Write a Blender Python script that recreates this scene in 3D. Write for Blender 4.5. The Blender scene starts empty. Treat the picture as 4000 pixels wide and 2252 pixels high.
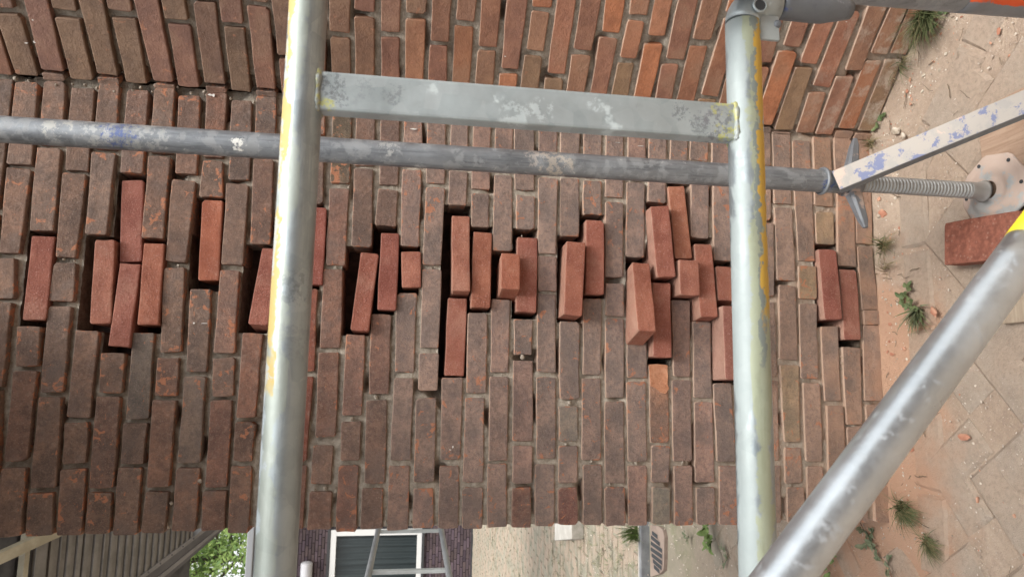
import bpy, bmesh, math, random
import numpy as np
from mathutils import Vector, Matrix, noise
PI = math.pi
SC = bpy.context.scene
COL = SC.collection
RNG = random.Random(7)

# ---------------------------------------------------------------- camera
YAW, PITCH, ROLL, FPX, DIST = 0.1270, 0.1435, -0.0353, 2589.8, 1.7235
CAMZ = 1.34
def _axes():
    F = np.array([math.sin(YAW)*math.cos(PITCH), math.cos(YAW)*math.cos(PITCH), -math.sin(PITCH)])
    Rt = np.array([math.cos(YAW), -math.sin(YAW), 0.0]); U = np.cross(Rt, F)
    a, b = -U, -Rt
    return math.cos(ROLL)*a + math.sin(ROLL)*b, -math.sin(ROLL)*a + math.cos(ROLL)*b, F
IR, IDN, FW = _axes()
CAMP = np.array([0.0, -DIST, CAMZ])
cam = bpy.data.cameras.new('camera'); cam_o = bpy.data.objects.new('camera', cam); COL.objects.link(cam_o)
cam.sensor_fit = 'HORIZONTAL'; cam.sensor_width = 36.0; cam.lens = FPX/4000*36.0
cam.clip_start = 0.02; cam.clip_end = 500
M = Matrix(((IR[0], -IDN[0], -FW[0], CAMP[0]), (IR[1], -IDN[1], -FW[1], CAMP[1]), (IR[2], -IDN[2], -FW[2], CAMP[2]), (0, 0, 0, 1)))
cam_o.matrix_world = M
SC.camera = cam_o
cam.dof.use_dof = True; cam.dof.focus_distance = 1.75; cam.dof.aperture_fstop = 9.0

# ---------------------------------------------------------------- light
w = bpy.data.worlds.new('World'); SC.world = w; w.use_nodes = True
nt = w.node_tree; nt.nodes.clear()
out = nt.nodes.new('ShaderNodeOutputWorld'); bg = nt.nodes.new('ShaderNodeBackground')
sky = nt.nodes.new('ShaderNodeTexSky'); sky.sky_type = 'NISHITA'; sky.sun_disc = False
SUN_EL, SUN_AZ = math.radians(64), math.radians(158)
sky.sun_elevation = SUN_EL; sky.sun_rotation = SUN_AZ
sky.air_density = 1.0; sky.dust_density = 4.0; sky.ozone_density = 0.6
hs = nt.nodes.new('ShaderNodeHueSaturation'); hs.inputs['Saturation'].default_value = 0.10; hs.inputs['Value'].default_value = 1.25
nt.links.new(sky.outputs[0], hs.inputs['Color']); nt.links.new(hs.outputs[0], bg.inputs[0])
bg.inputs[1].default_value = 0.15
nt.links.new(bg.outputs[0], out.inputs[0])
sl = bpy.data.lights.new('sun', 'SUN'); sl.energy = 1.15; sl.angle = math.radians(16); sl.color = (1.0, 0.96, 0.9)
so = bpy.data.objects.new('sun', sl); COL.objects.link(so)
sd = Vector((math.sin(SUN_AZ)*math.cos(SUN_EL), math.cos(SUN_AZ)*math.cos(SUN_EL), math.sin(SUN_EL)))
so.rotation_euler = sd.to_track_quat('Z', 'Y').to_euler()
vs = SC.view_settings; vs.view_transform = 'Standard'; vs.look = 'None'; vs.gamma = 1.0; vs.use_curve_mapping = False
vs.exposure = 0.86

# ---------------------------------------------------------------- measuring helpers (pixel of the photo -> point of the place)
BS = 1.933
OX = {'1': 0, '2': 1933, '3': 3866, '4': 5799}; OY = {'A': 0, 'B': 1450, 'C': 2900}
def ray(px, py): return FW + IR*(px-2000)/FPX + IDN*(py-1126)/FPX
def at_y(px, py, y):
    v = ray(px, py); return Vector(CAMP + (y-CAMP[1])/v[1]*v)
def at_plane(px, py, p0, n):
    v = ray(px, py); p0 = np.array(p0); n = np.array(n); return Vector(CAMP + (n@(p0-CAMP))/(n@v)*v)
def at_z(px, py, z=0.0):
    v = ray(px, py); return Vector(CAMP + (z-CAMP[2])/v[2]*v)
def at_d(px, py, d): return Vector(CAMP + d*ray(px, py))
def cp(crop, x, y): return (OX[crop[1]]+x)/BS, (OY[crop[0]]+y)/BS

# ---------------------------------------------------------------- object helpers
def obj(name, me, mat=None, parent=None, loc=None):
    if isinstance(me, bmesh.types.BMesh):
        m = bpy.data.meshes.new(name); me.to_mesh(m); me.free(); me = m
    o = bpy.data.objects.new(name, me); COL.objects.link(o)
    if mat is not None and len(me.materials) == 0: me.materials.append(mat)
    if loc is not None: o.location = loc
    if parent is not None: o.parent = parent
    return o
def pobj(name, pts, faces, mat, parent=None, smooth=False):
    """mesh from world points; the object's origin is put at its middle"""
    pts = [Vector(p) for p in pts]
    c = sum(pts, Vector())/len(pts)
    me = bpy.data.meshes.new(name); me.from_pydata([tuple(p-c) for p in pts], [], faces); me.update()
    if smooth: me.polygons.foreach_set('use_smooth', [True]*len(me.polygons))
    me.materials.append(mat)
    o = bpy.data.objects.new(name, me); COL.objects.link(o)
    if parent is not None:
        o.parent = parent; o.location = c - parent.location
    else: o.location = c
    return o
def empty(name, loc): 
    o = bpy.data.objects.new(name, None); COL.objects.link(o); o.location = loc; o.empty_display_size = 0.05; return o
def tag(o, label=None, cat=None, group=None, kind=None):
    if label: o['label'] = label
    if cat: o['category'] = cat
    if group: o['group'] = group
    if kind: o['kind'] = kind
    return o
def box_pts(a, u, v, w):
    """8 corners: a origin corner, three edge vectors"""
    a = Vector(a); u = Vector(u); v = Vector(v); w = Vector(w)
    return [a, a+u, a+u+v, a+v, a+w, a+u+w, a+u+v+w, a+v+w]
BOXF = [(0,3,2,1), (4,5,6,7), (0,1,5,4), (1,2,6,5), (2,3,7,6), (3,0,4,7)]
def box(name, a, u, v, w, mat, parent=None, bev=0.0):
    P = box_pts(a, u, v, w)
    bm = bmesh.new(); c = sum(P, Vector())/8
    vv = [bm.verts.new(p-c) for p in P]
    for f in BOXF: bm.faces.new([vv[i] for i in f])
    bmesh.ops.recalc_face_normals(bm, faces=bm.faces)
    if bev > 0: bmesh.ops.bevel(bm, geom=bm.edges[:], offset=bev, segments=2, affect='EDGES', profile=0.6)
    o = obj(name, bm, mat)
    if parent is not None: o.parent = parent; o.location = c - parent.location
    else: o.location = c
    return o
def frame_of(d, ref):
    d = d.normalized(); a = (ref - d*ref.dot(d)).normalized(); return a, d.cross(a).normalized()
def tube(name, path, r, mat, parent=None, seg=40, ref=Vector((0,0,1)), caps=True, inner=0.0, radf=None, step=0.04):
    """round tube along a polyline; UV u = angle from the upward side, v = length in metres"""
    path = [Vector(p) for p in path]
    pts = [path[0]]
    for i in range(len(path)-1):
        n = max(1, int((path[i+1]-path[i]).length/step))
        for k in range(1, n+1): pts.append(path[i].lerp(path[i+1], k/n))
    verts, faces, uvs = [], [], []
    L = 0; rings = []
    for i, p in enumerate(pts):
        d = (pts[min(i+1, len(pts)-1)] - pts[max(i-1, 0)])
        a, b = frame_of(d, ref)
        if i: L += (p-pts[i-1]).length
        rr = radf(L) if radf else r
        rings.append((len(verts), L))
        for k in range(seg):
            t = 2*PI*k/seg
            verts.append(p + (a*math.cos(t) + b*math.sin(t))*rr)
    luv = []
    for i in range(len(rings)-1):
        s0, l0 = rings[i]; s1, l1 = rings[i+1]
        for k in range(seg):
            k2 = (k+1) % seg
            faces.append((s0+k, s0+k2, s1+k2, s1+k)); luv += [(k/seg, l0), ((k+1)/seg, l0), ((k+1)/seg, l1), (k/seg, l1)]
    if caps:
        for (s0, l0), flip, p in ((rings[0], True, pts[0]), (rings[-1], False, pts[-1])):
            if inner > 0:
                d = (pts[1]-pts[0]).normalized() if flip else (pts[-1]-pts[-2]).normalized()
                a, b = frame_of(pts[1]-pts[0] if flip else pts[-1]-pts[-2], ref)
                q = len(verts)
                for dd in (0, -0.08 if not flip else 0.08):
                    for k in range(seg):
                        t = 2*PI*k/seg; verts.append(p + (a*math.cos(t)+b*math.sin(t))*inner + d*dd)
                for k in range(seg):
                    k2 = (k+1) % seg
                    f = (s0+k, q+k, q+k2, s0+k2) if flip else (s0+k, s0+k2, q+k2, q+k)
                    faces.append(f); luv += [(k/seg, l0)]*4
                    f = (q+k, q+seg+k, q+seg+k2, q+k2)
                    faces.append(f if flip else f[::-1]); luv += [(k/seg, l0)]*4
                f = tuple(range(q+seg, q+2*seg)); faces.append(f if flip else f[::-1]); luv += [(0, l0)]*seg
            else:
                f = tuple(range(s0, s0+seg)); faces.append(f[::-1] if flip else f); luv += [(0.5, l0)]*seg
    o = pobj(name, verts, faces, mat, parent, smooth=True)
    uv = o.data.uv_layers.new(name='UVMap')
    uv.data.foreach_set('uv', [c for t in luv for c in t])
    for p in o.data.polygons:
        if len(p.vertices) > 4: p.use_smooth = False
    return o

# ---------------------------------------------------------------- materials
class NT:
    def __init__(s, name):
        s.m = bpy.data.materials.new(name); s.m.use_nodes = True; s.t = s.m.node_tree; s.t.nodes.clear()
        s.out = s.n('ShaderNodeOutputMaterial'); s.b = s.n('ShaderNodeBsdfPrincipled'); s.l(s.b.outputs[0], s.out.inputs[0])
    def n(s, k, **kw):
        x = s.t.nodes.new(k)
        for a, b in kw.items(): setattr(x, a, b)
        return x
    def l(s, a, b): s.t.links.new(a, b)
    def setv(s, sock, v):
        if hasattr(v, 'is_linked') or hasattr(v, 'links'): s.l(v, sock)
        else: sock.default_value = v
    def noise(s, vec, scale, detail=4, rough=0.6, dist=0.0, out='Fac'):
        x = s.n('ShaderNodeTexNoise'); x.inputs['Scale'].default_value = scale; x.inputs['Detail'].default_value = detail
        x.inputs['Roughness'].default_value = rough; x.inputs['Distortion'].default_value = dist
        if vec is not None: s.l(vec, x.inputs['Vector'])
        return x.outputs[out]
    def vor(s, vec, scale, feat='F1', out='Distance'):
        x = s.n('ShaderNodeTexVoronoi', feature=feat); x.inputs['Scale'].default_value = scale
        s.l(vec, x.inputs['Vector']); return x.outputs[out]
    def ramp(s, fac, a, b, c0=0.0, c1=1.0):
        x = s.n('ShaderNodeMapRange'); x.interpolation_type = 'SMOOTHSTEP'
        s.l(fac, x.inputs[0]); x.inputs[1].default_value = a; x.inputs[2].default_value = b; x.inputs[3].default_value = c0; x.inputs[4].default_value = c1
        return x.outputs[0]
    def lin(s, fac, a, b, c0=0.0, c1=1.0):
        x = s.n('ShaderNodeMapRange'); s.l(fac, x.inputs[0]); x.inputs[1].default_value = a; x.inputs[2].default_value = b; x.inputs[3].default_value = c0; x.inputs[4].default_value = c1
        return x.outputs[0]
    def math(s, op, a, b=0.0):
        x = s.n('ShaderNodeMath', operation=op); s.setv(x.inputs[0], a); s.setv(x.inputs[1], b); return x.outputs[0]
    def mix(s, fac, a, b, mode='MIX'):
        x = s.n('ShaderNodeMix', data_type='RGBA', blend_type=mode)
        s.setv(x.inputs[0], fac)
        for sock, v in ((x.inputs[6], a), (x.inputs[7], b)):
            if isinstance(v, tuple): sock.default_value = (*v, 1.0)
            else: s.l(v, sock)
        return x.outputs[2]
    def bump(s, h, strength=0.5, dist=0.002, prev=None):
        x = s.n('ShaderNodeBump'); x.inputs['Strength'].default_value = strength; x.inputs['Distance'].default_value = dist
        s.l(h, x.inputs['Height'])
        if prev is not None: s.l(prev, x.inputs['Normal'])
        return x.outputs[0]
    def coords(s, rnd=True):
        tc = s.n('ShaderNodeTexCoord'); oi = s.n('ShaderNodeObjectInfo'); s.oi = oi
        if not rnd: return tc.outputs['Object']
        m = s.n('ShaderNodeVectorMath', operation='MULTIPLY_ADD'); s.l(oi.outputs['Random'], m.inputs[0]); m.inputs[1].default_value = (37., 71., 53.)
        s.l(tc.outputs['Object'], m.inputs[2]); return m.outputs[0]
    def fin(s, col, rough=0.8, metal=0.0, nrm=None, spec=0.5):
        s.setv(s.b.inputs['Base Color'], (*col, 1.0) if isinstance(col, tuple) else col)
        s.setv(s.b.inputs['Roughness'], rough); s.setv(s.b.inputs['Metallic'], metal)
        s.b.inputs['Specular IOR Level'].default_value = spec
        if nrm is not None: s.l(nrm, s.b.inputs['Normal'])
        return s.m
def geo_nz(s):
    g = s.n('ShaderNodeNewGeometry'); x = s.n('ShaderNodeSeparateXYZ'); s.l(g.outputs['True Normal'], x.inputs[0])
    p = s.n('ShaderNodeSeparateXYZ'); s.l(g.outputs['Position'], p.inputs[0])
    return x.outputs[2], p.outputs, g.outputs['Position']

def brick_material(name, kind):
    s = NT(name); v = s.coords(); nz, pos, wp = geo_nz(s)
    base = s.oi.outputs['Color']
    n1 = s.noise(v, 14, 5, 0.65); n2 = s.noise(v, 90, 5, 0.75); n3 = s.noise(v, 330, 3, 0.8)
    edc = s.n('ShaderNodeVertexColor', layer_name='edge').outputs['Color']
    es = s.n('ShaderNodeSeparateColor'); s.l(edc, es.inputs[0]); ed = es.outputs[0]; edup = es.outputs[1]
    if kind == 'old':
        c = s.mix(s.ramp(n1, 0.32, 0.72), s.mix(1.0, base, (0.70, 0.72, 0.74), 'MULTIPLY'), s.mix(1.0, base, (1.30, 1.20, 1.12), 'MULTIPLY'))
        c = s.mix(s.ramp(n2, 0.42, 0.66, 0.0, 0.55), c, s.mix(1.0, base, (0.45, 0.48, 0.53), 'MULTIPLY'))
        c = s.mix(s.ramp(n3, 0.54, 0.68, 0.0, 0.5), c, (0.38, 0.29, 0.24))
        c = s.mix(s.ramp(n3, 0.30, 0.44, 0.45, 0.0), c, (0.06, 0.04, 0.035))
        # worn, paler arrises
        c = s.mix(s.math('MULTIPLY', s.ramp(s.math('ADD', s.noise(v, 70, 3, 0.6), s.math('MULTIPLY', ed, 0.25)), 0.62, 0.78), 0.35), c, (0.34, 0.24, 0.19))
        # grey weathered film
        film = s.ramp(s.noise(v, 9, 4, 0.6, 0.4), 0.50, 0.70, 0.0, 0.50)
        c = s.mix(film, c, (0.160, 0.128, 0.113))
        # bare orange chips, mostly on the arrises
        e = s.math('MULTIPLY', ed, 0.12)
        big = s.lin(s.noise(v, 5, 2, 0.5), 0.35, 0.75, -0.09, 0.075)
        ch = s.math('ADD', s.math('ADD', s.noise(v, 46, 5, 0.62, 0.6), e), big)
        chip = s.ramp(ch, 0.635, 0.68, 0.0, 0.8)
        c = s.mix(chip, c, (0.45, 0.19, 0.105))
    elif kind == 'wing':
        c = s.mix(s.ramp(n1, 0.30, 0.72), s.mix(1.0, base, (0.74, 0.72, 0.74), 'MULTIPLY'), s.mix(1.0, base, (1.2, 1.16, 1.1), 'MULTIPLY'))
        c = s.mix(s.ramp(n2, 0.45, 0.70, 0.0, 0.35), c, s.mix(1.0, base, (0.6, 0.6, 0.62), 'MULTIPLY'))
        ch = s.math('ADD', s.noise(v, 40, 4, 0.6, 0.5), s.math('MULTIPLY', ed, 0.08))
        c = s.mix(s.ramp(ch, 0.66, 0.72, 0.0, 0.5), c, (0.48, 0.22, 0.13))
        c = s.mix(s.ramp(s.noise(v, 7, 4, 0.6), 0.52, 0.68, 0.0, 0.45), c, (0.25, 0.17, 0.12))
        c = s.mix(s.ramp(n3, 0.56, 0.70, 0.0, 0.35), c, (0.45, 0.32, 0.24))
        # white lime bloom near the foot
        low = s.lin(pos[2], 0.03, 0.32, 1.15, 0.0)
        wl = s.math('MULTIPLY', s.ramp(s.noise(v, 16, 6, 0.7), 0.46, 0.62), low)
        c = s.mix(s.math('MULTIPLY', wl, 0.85), c, (0.50, 0.42, 0.34))
    else:
        c = s.mix(s.ramp(n1, 0.3, 0.7), s.mix(1.0, base, (0.78, 0.72, 0.72), 'MULTIPLY'), s.mix(1.0, base, (1.15, 1.2, 1.2), 'MULTIPLY'))
        c = s.mix(s.ramp(s.noise(v, 11, 5, 0.65), 0.50, 0.70, 0.0, 0.30), c, (0.46, 0.27, 0.20))
        c = s.mix(s.ramp(n3, 0.55, 0.72, 0.0, 0.62), c, (0.62, 0.43, 0.38))
        c = s.mix(s.ramp(n3, 0.28, 0.44, 0.5, 0.0), c, (0.12, 0.03, 0.02))
    if kind != 'wing' or True:
        # brick dust settled on the ledges, thicker lower down
        hgt = s.lin(pos[2], 0.2, 1.9, 0.95, 0.15)
        up = s.ramp(nz, 0.25, 0.75)
        du = s.math('MULTIPLY', s.math('MULTIPLY', up, hgt), s.ramp(s.noise(v, 30, 4, 0.6), 0.22, 0.55))
        c = s.mix(s.math('MULTIPLY', du, 0.9 if kind != 'new' else 0.35), c, (0.47, 0.33, 0.245))
        ar = s.math('MULTIPLY', s.ramp(s.math('ADD', edup, s.math('MULTIPLY', s.math('SUBTRACT', s.noise(v, 38, 4, 0.65), 0.5), 0.9)), 0.62, 0.88), s.lin(pos[2], 0.3, 1.8, 1.0, 0.25))  # dust tint on the upper arrises, also a painted-in ledge highlight
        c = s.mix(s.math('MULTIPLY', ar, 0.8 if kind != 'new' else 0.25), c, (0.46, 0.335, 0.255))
        # dust smeared on the lowest faces
        lowf = s.math('MULTIPLY', s.lin(pos[2], 0.04, 0.36, 1.25, 0.0), s.ramp(s.noise(v, 12, 5, 0.6), 0.35, 0.7, 0.1, 1.0))
        c = s.mix(s.math('MINIMUM', s.math('MULTIPLY', lowf, 0.72 if kind == 'old' else 0.2), 0.9), c, (0.43, 0.26, 0.175))
    h = s.math('ADD', s.math('MULTIPLY', n2, 1.0), s.math('MULTIPLY', n3, 0.55))
    nr = s.bump(s.noise(v, 26, 4, 0.6), 0.6, 0.006); nr = s.bump(h, 0.9, 0.0035, nr)
    return s.fin(c, 0.88, 0, nr, 0.25)
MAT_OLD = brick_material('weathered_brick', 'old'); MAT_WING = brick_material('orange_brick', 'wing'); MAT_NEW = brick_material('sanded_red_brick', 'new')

def mortar_material(name, warm=0.0, dark=1.0):
    s = NT(name); v = s.coords(False); nz, pos, wp = geo_nz(s)
    n = s.noise(v, 60, 5, 0.7); n2 = s.noise(v, 350, 3, 0.6)
    c = s.mix(s.ramp(n, 0.3, 0.7), (0.27*dark, 0.235*dark, 0.19*dark), (0.46*dark, 0.41*dark, 0.34*dark))
    c = s.mix(s.ramp(n2, 0.58, 0.72, 0, 0.5), c, (0.48, 0.43, 0.36))
    dust = s.math('MULTIPLY', s.lin(pos[2], 0.05, 0.9 if dark == 1.0 else 0.4, 0.9, 0.0), s.ramp(s.noise(v, 20, 4, 0.6), 0.35, 0.6, 0.2, 1.0))
    c = s.mix(dust, c, (0.40, 0.29, 0.215))
    nr = s.bump(s.math('ADD', n, s.math('MULTIPLY', n2, 0.5)), 0.9, 0.005)
    return s.fin(c, 0.95, 0, nr, 0.2)
MAT_MORTAR = mortar_material('lime_mortar'); MAT_MORTAR_W = mortar_material('grey_cement_mortar', 0, 0.85)
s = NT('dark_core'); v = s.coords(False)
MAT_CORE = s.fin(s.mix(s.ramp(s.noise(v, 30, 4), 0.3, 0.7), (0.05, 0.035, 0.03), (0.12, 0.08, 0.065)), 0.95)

def metal_material(name, base=(0.50, 0.53, 0.53), metal=0.75, rough=0.42, paint=None, spangle=True, streak=None, grime=0.4, dark=(0.16, 0.17, 0.18), spots=()):
    s = NT(name); v = s.coords(); uvn = s.n('ShaderNodeUVMap'); uvn.uv_map = 'UVMap'
    sx = s.n('ShaderNodeSeparateXYZ'); s.l(uvn.outputs[0], sx.inputs[0]); U = sx.outputs[0]; V = sx.outputs[1]
    n = s.noise(v, 11, 5, 0.6); nf = s.noise(v, 120, 4, 0.7)
    vc = s.vor(v, 45, out='Color') if spangle else s.noise(v, 45, 3, 0.6)
    bw = s.n('ShaderNodeRGBToBW'); s.l(vc, bw.inputs[0])
    c = s.mix(s.ramp(n, 0.3, 0.7), tuple(x*0.82 for x in base), tuple(min(1, x*1.12) for x in base))
    c = s.mix(s.math('MULTIPLY', bw.outputs[0], 0.26 if spangle else 0.12), c, (0.60, 0.63, 0.63))
    c = s.mix(s.ramp(s.noise(v, 28, 6, 0.72), 0.58, 0.72, 0, grime), c, dark)
    if streak:
        sm = s.n('ShaderNodeVectorMath', operation='MULTIPLY'); s.l(v, sm.inputs[0]); sm.inputs[1].default_value = streak
        sn = s.noise(sm.outputs[0], 1.0, 5, 0.7); sn2 = s.noise(sm.outputs[0], 2.7, 4, 0.7)
        c = s.mix(s.ramp(sn, 0.48, 0.66, 0, 0.5), c, dark); c = s.mix(s.ramp(sn2, 0.60, 0.70, 0, 0.4), c, tuple(min(1, x*1.7) for x in base))
    rg = s.math('ADD', s.lin(n, 0.3, 0.7, rough-0.08, rough+0.10), s.lin(nf, 0.3, 0.7, -0.05, 0.06))
    mt = metal
    if paint:
        # paint = list of (colour, threshold noise scale, amount, (u centre, u halfwidth) or None)
        fac_all = None
        for ent in paint:
            col, sc, th, band, opa = ent[:5]
            st = s.n('ShaderNodeVectorMath', operation='MULTIPLY'); s.l(v, st.inputs[0]); st.inputs[1].default_value = (1, 1, 1)
            nn = s.noise(st.outputs[0], sc, 6, 0.68, 0.3)
            if band:
                du = s.math('ABSOLUTE', s.math('SUBTRACT', s.math('FRACT', s.math('ADD', s.math('SUBTRACT', U, band[0]), 0.5)), 0.5))
                bb = s.lin(du, 0.0, band[1], 0.13, -0.09)
                nn = s.math('MULTIPLY', s.math('ADD', nn, bb), s.ramp(du, band[1]*0.75, band[1]*1.15, 1.0, 0.0))
            f = s.ramp(nn, th, th+0.05, 0, opa)
            if len(ent) > 5:
                g = s.n('ShaderNodeNewGeometry'); gx = s.n('ShaderNodeSeparateXYZ'); s.l(g.outputs['Position'], gx.inputs[0])
                f = s.math('MULTIPLY', f, s.ramp(s.math('ADD', gx.outputs[0], s.math('MULTIPLY', s.noise(v, 25, 4, 0.7), 0.22)), ent[5], ent[5]+0.05))
            c = s.mix(f, c, col)
            fac_all = f if fac_all is None else s.math('MAXIMUM', fac_all, f)
        mt = s.math('MULTIPLY', s.math('SUBTRACT', 1.0, fac_all), metal)
        rg = s.math('ADD', rg, s.math('MULTIPLY', fac_all, 0.15))
    for (pt, rad, col, sc, opa) in spots:
        g = s.n('ShaderNodeNewGeometry'); d = s.n('ShaderNodeVectorMath', operation='DISTANCE'); s.l(g.outputs['Position'], d.inputs[0]); d.inputs[1].default_value = tuple(pt)
        q = s.math('MULTIPLY', s.lin(d.outputs['Value'], rad*0.3, rad*1.25, 1.0, 0.0), s.ramp(s.noise(g.outputs['Position'], sc*1.5, 7, 0.78), 0.42, 0.60))
        c = s.mix(s.ramp(q, 0.30, 0.58, 0, opa), c, col)
    nr = s.bump(s.noise(v, 60, 4, 0.65), 0.25, 0.0012)
    return s.fin(c, rg, mt, nr, 0.5)

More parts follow.
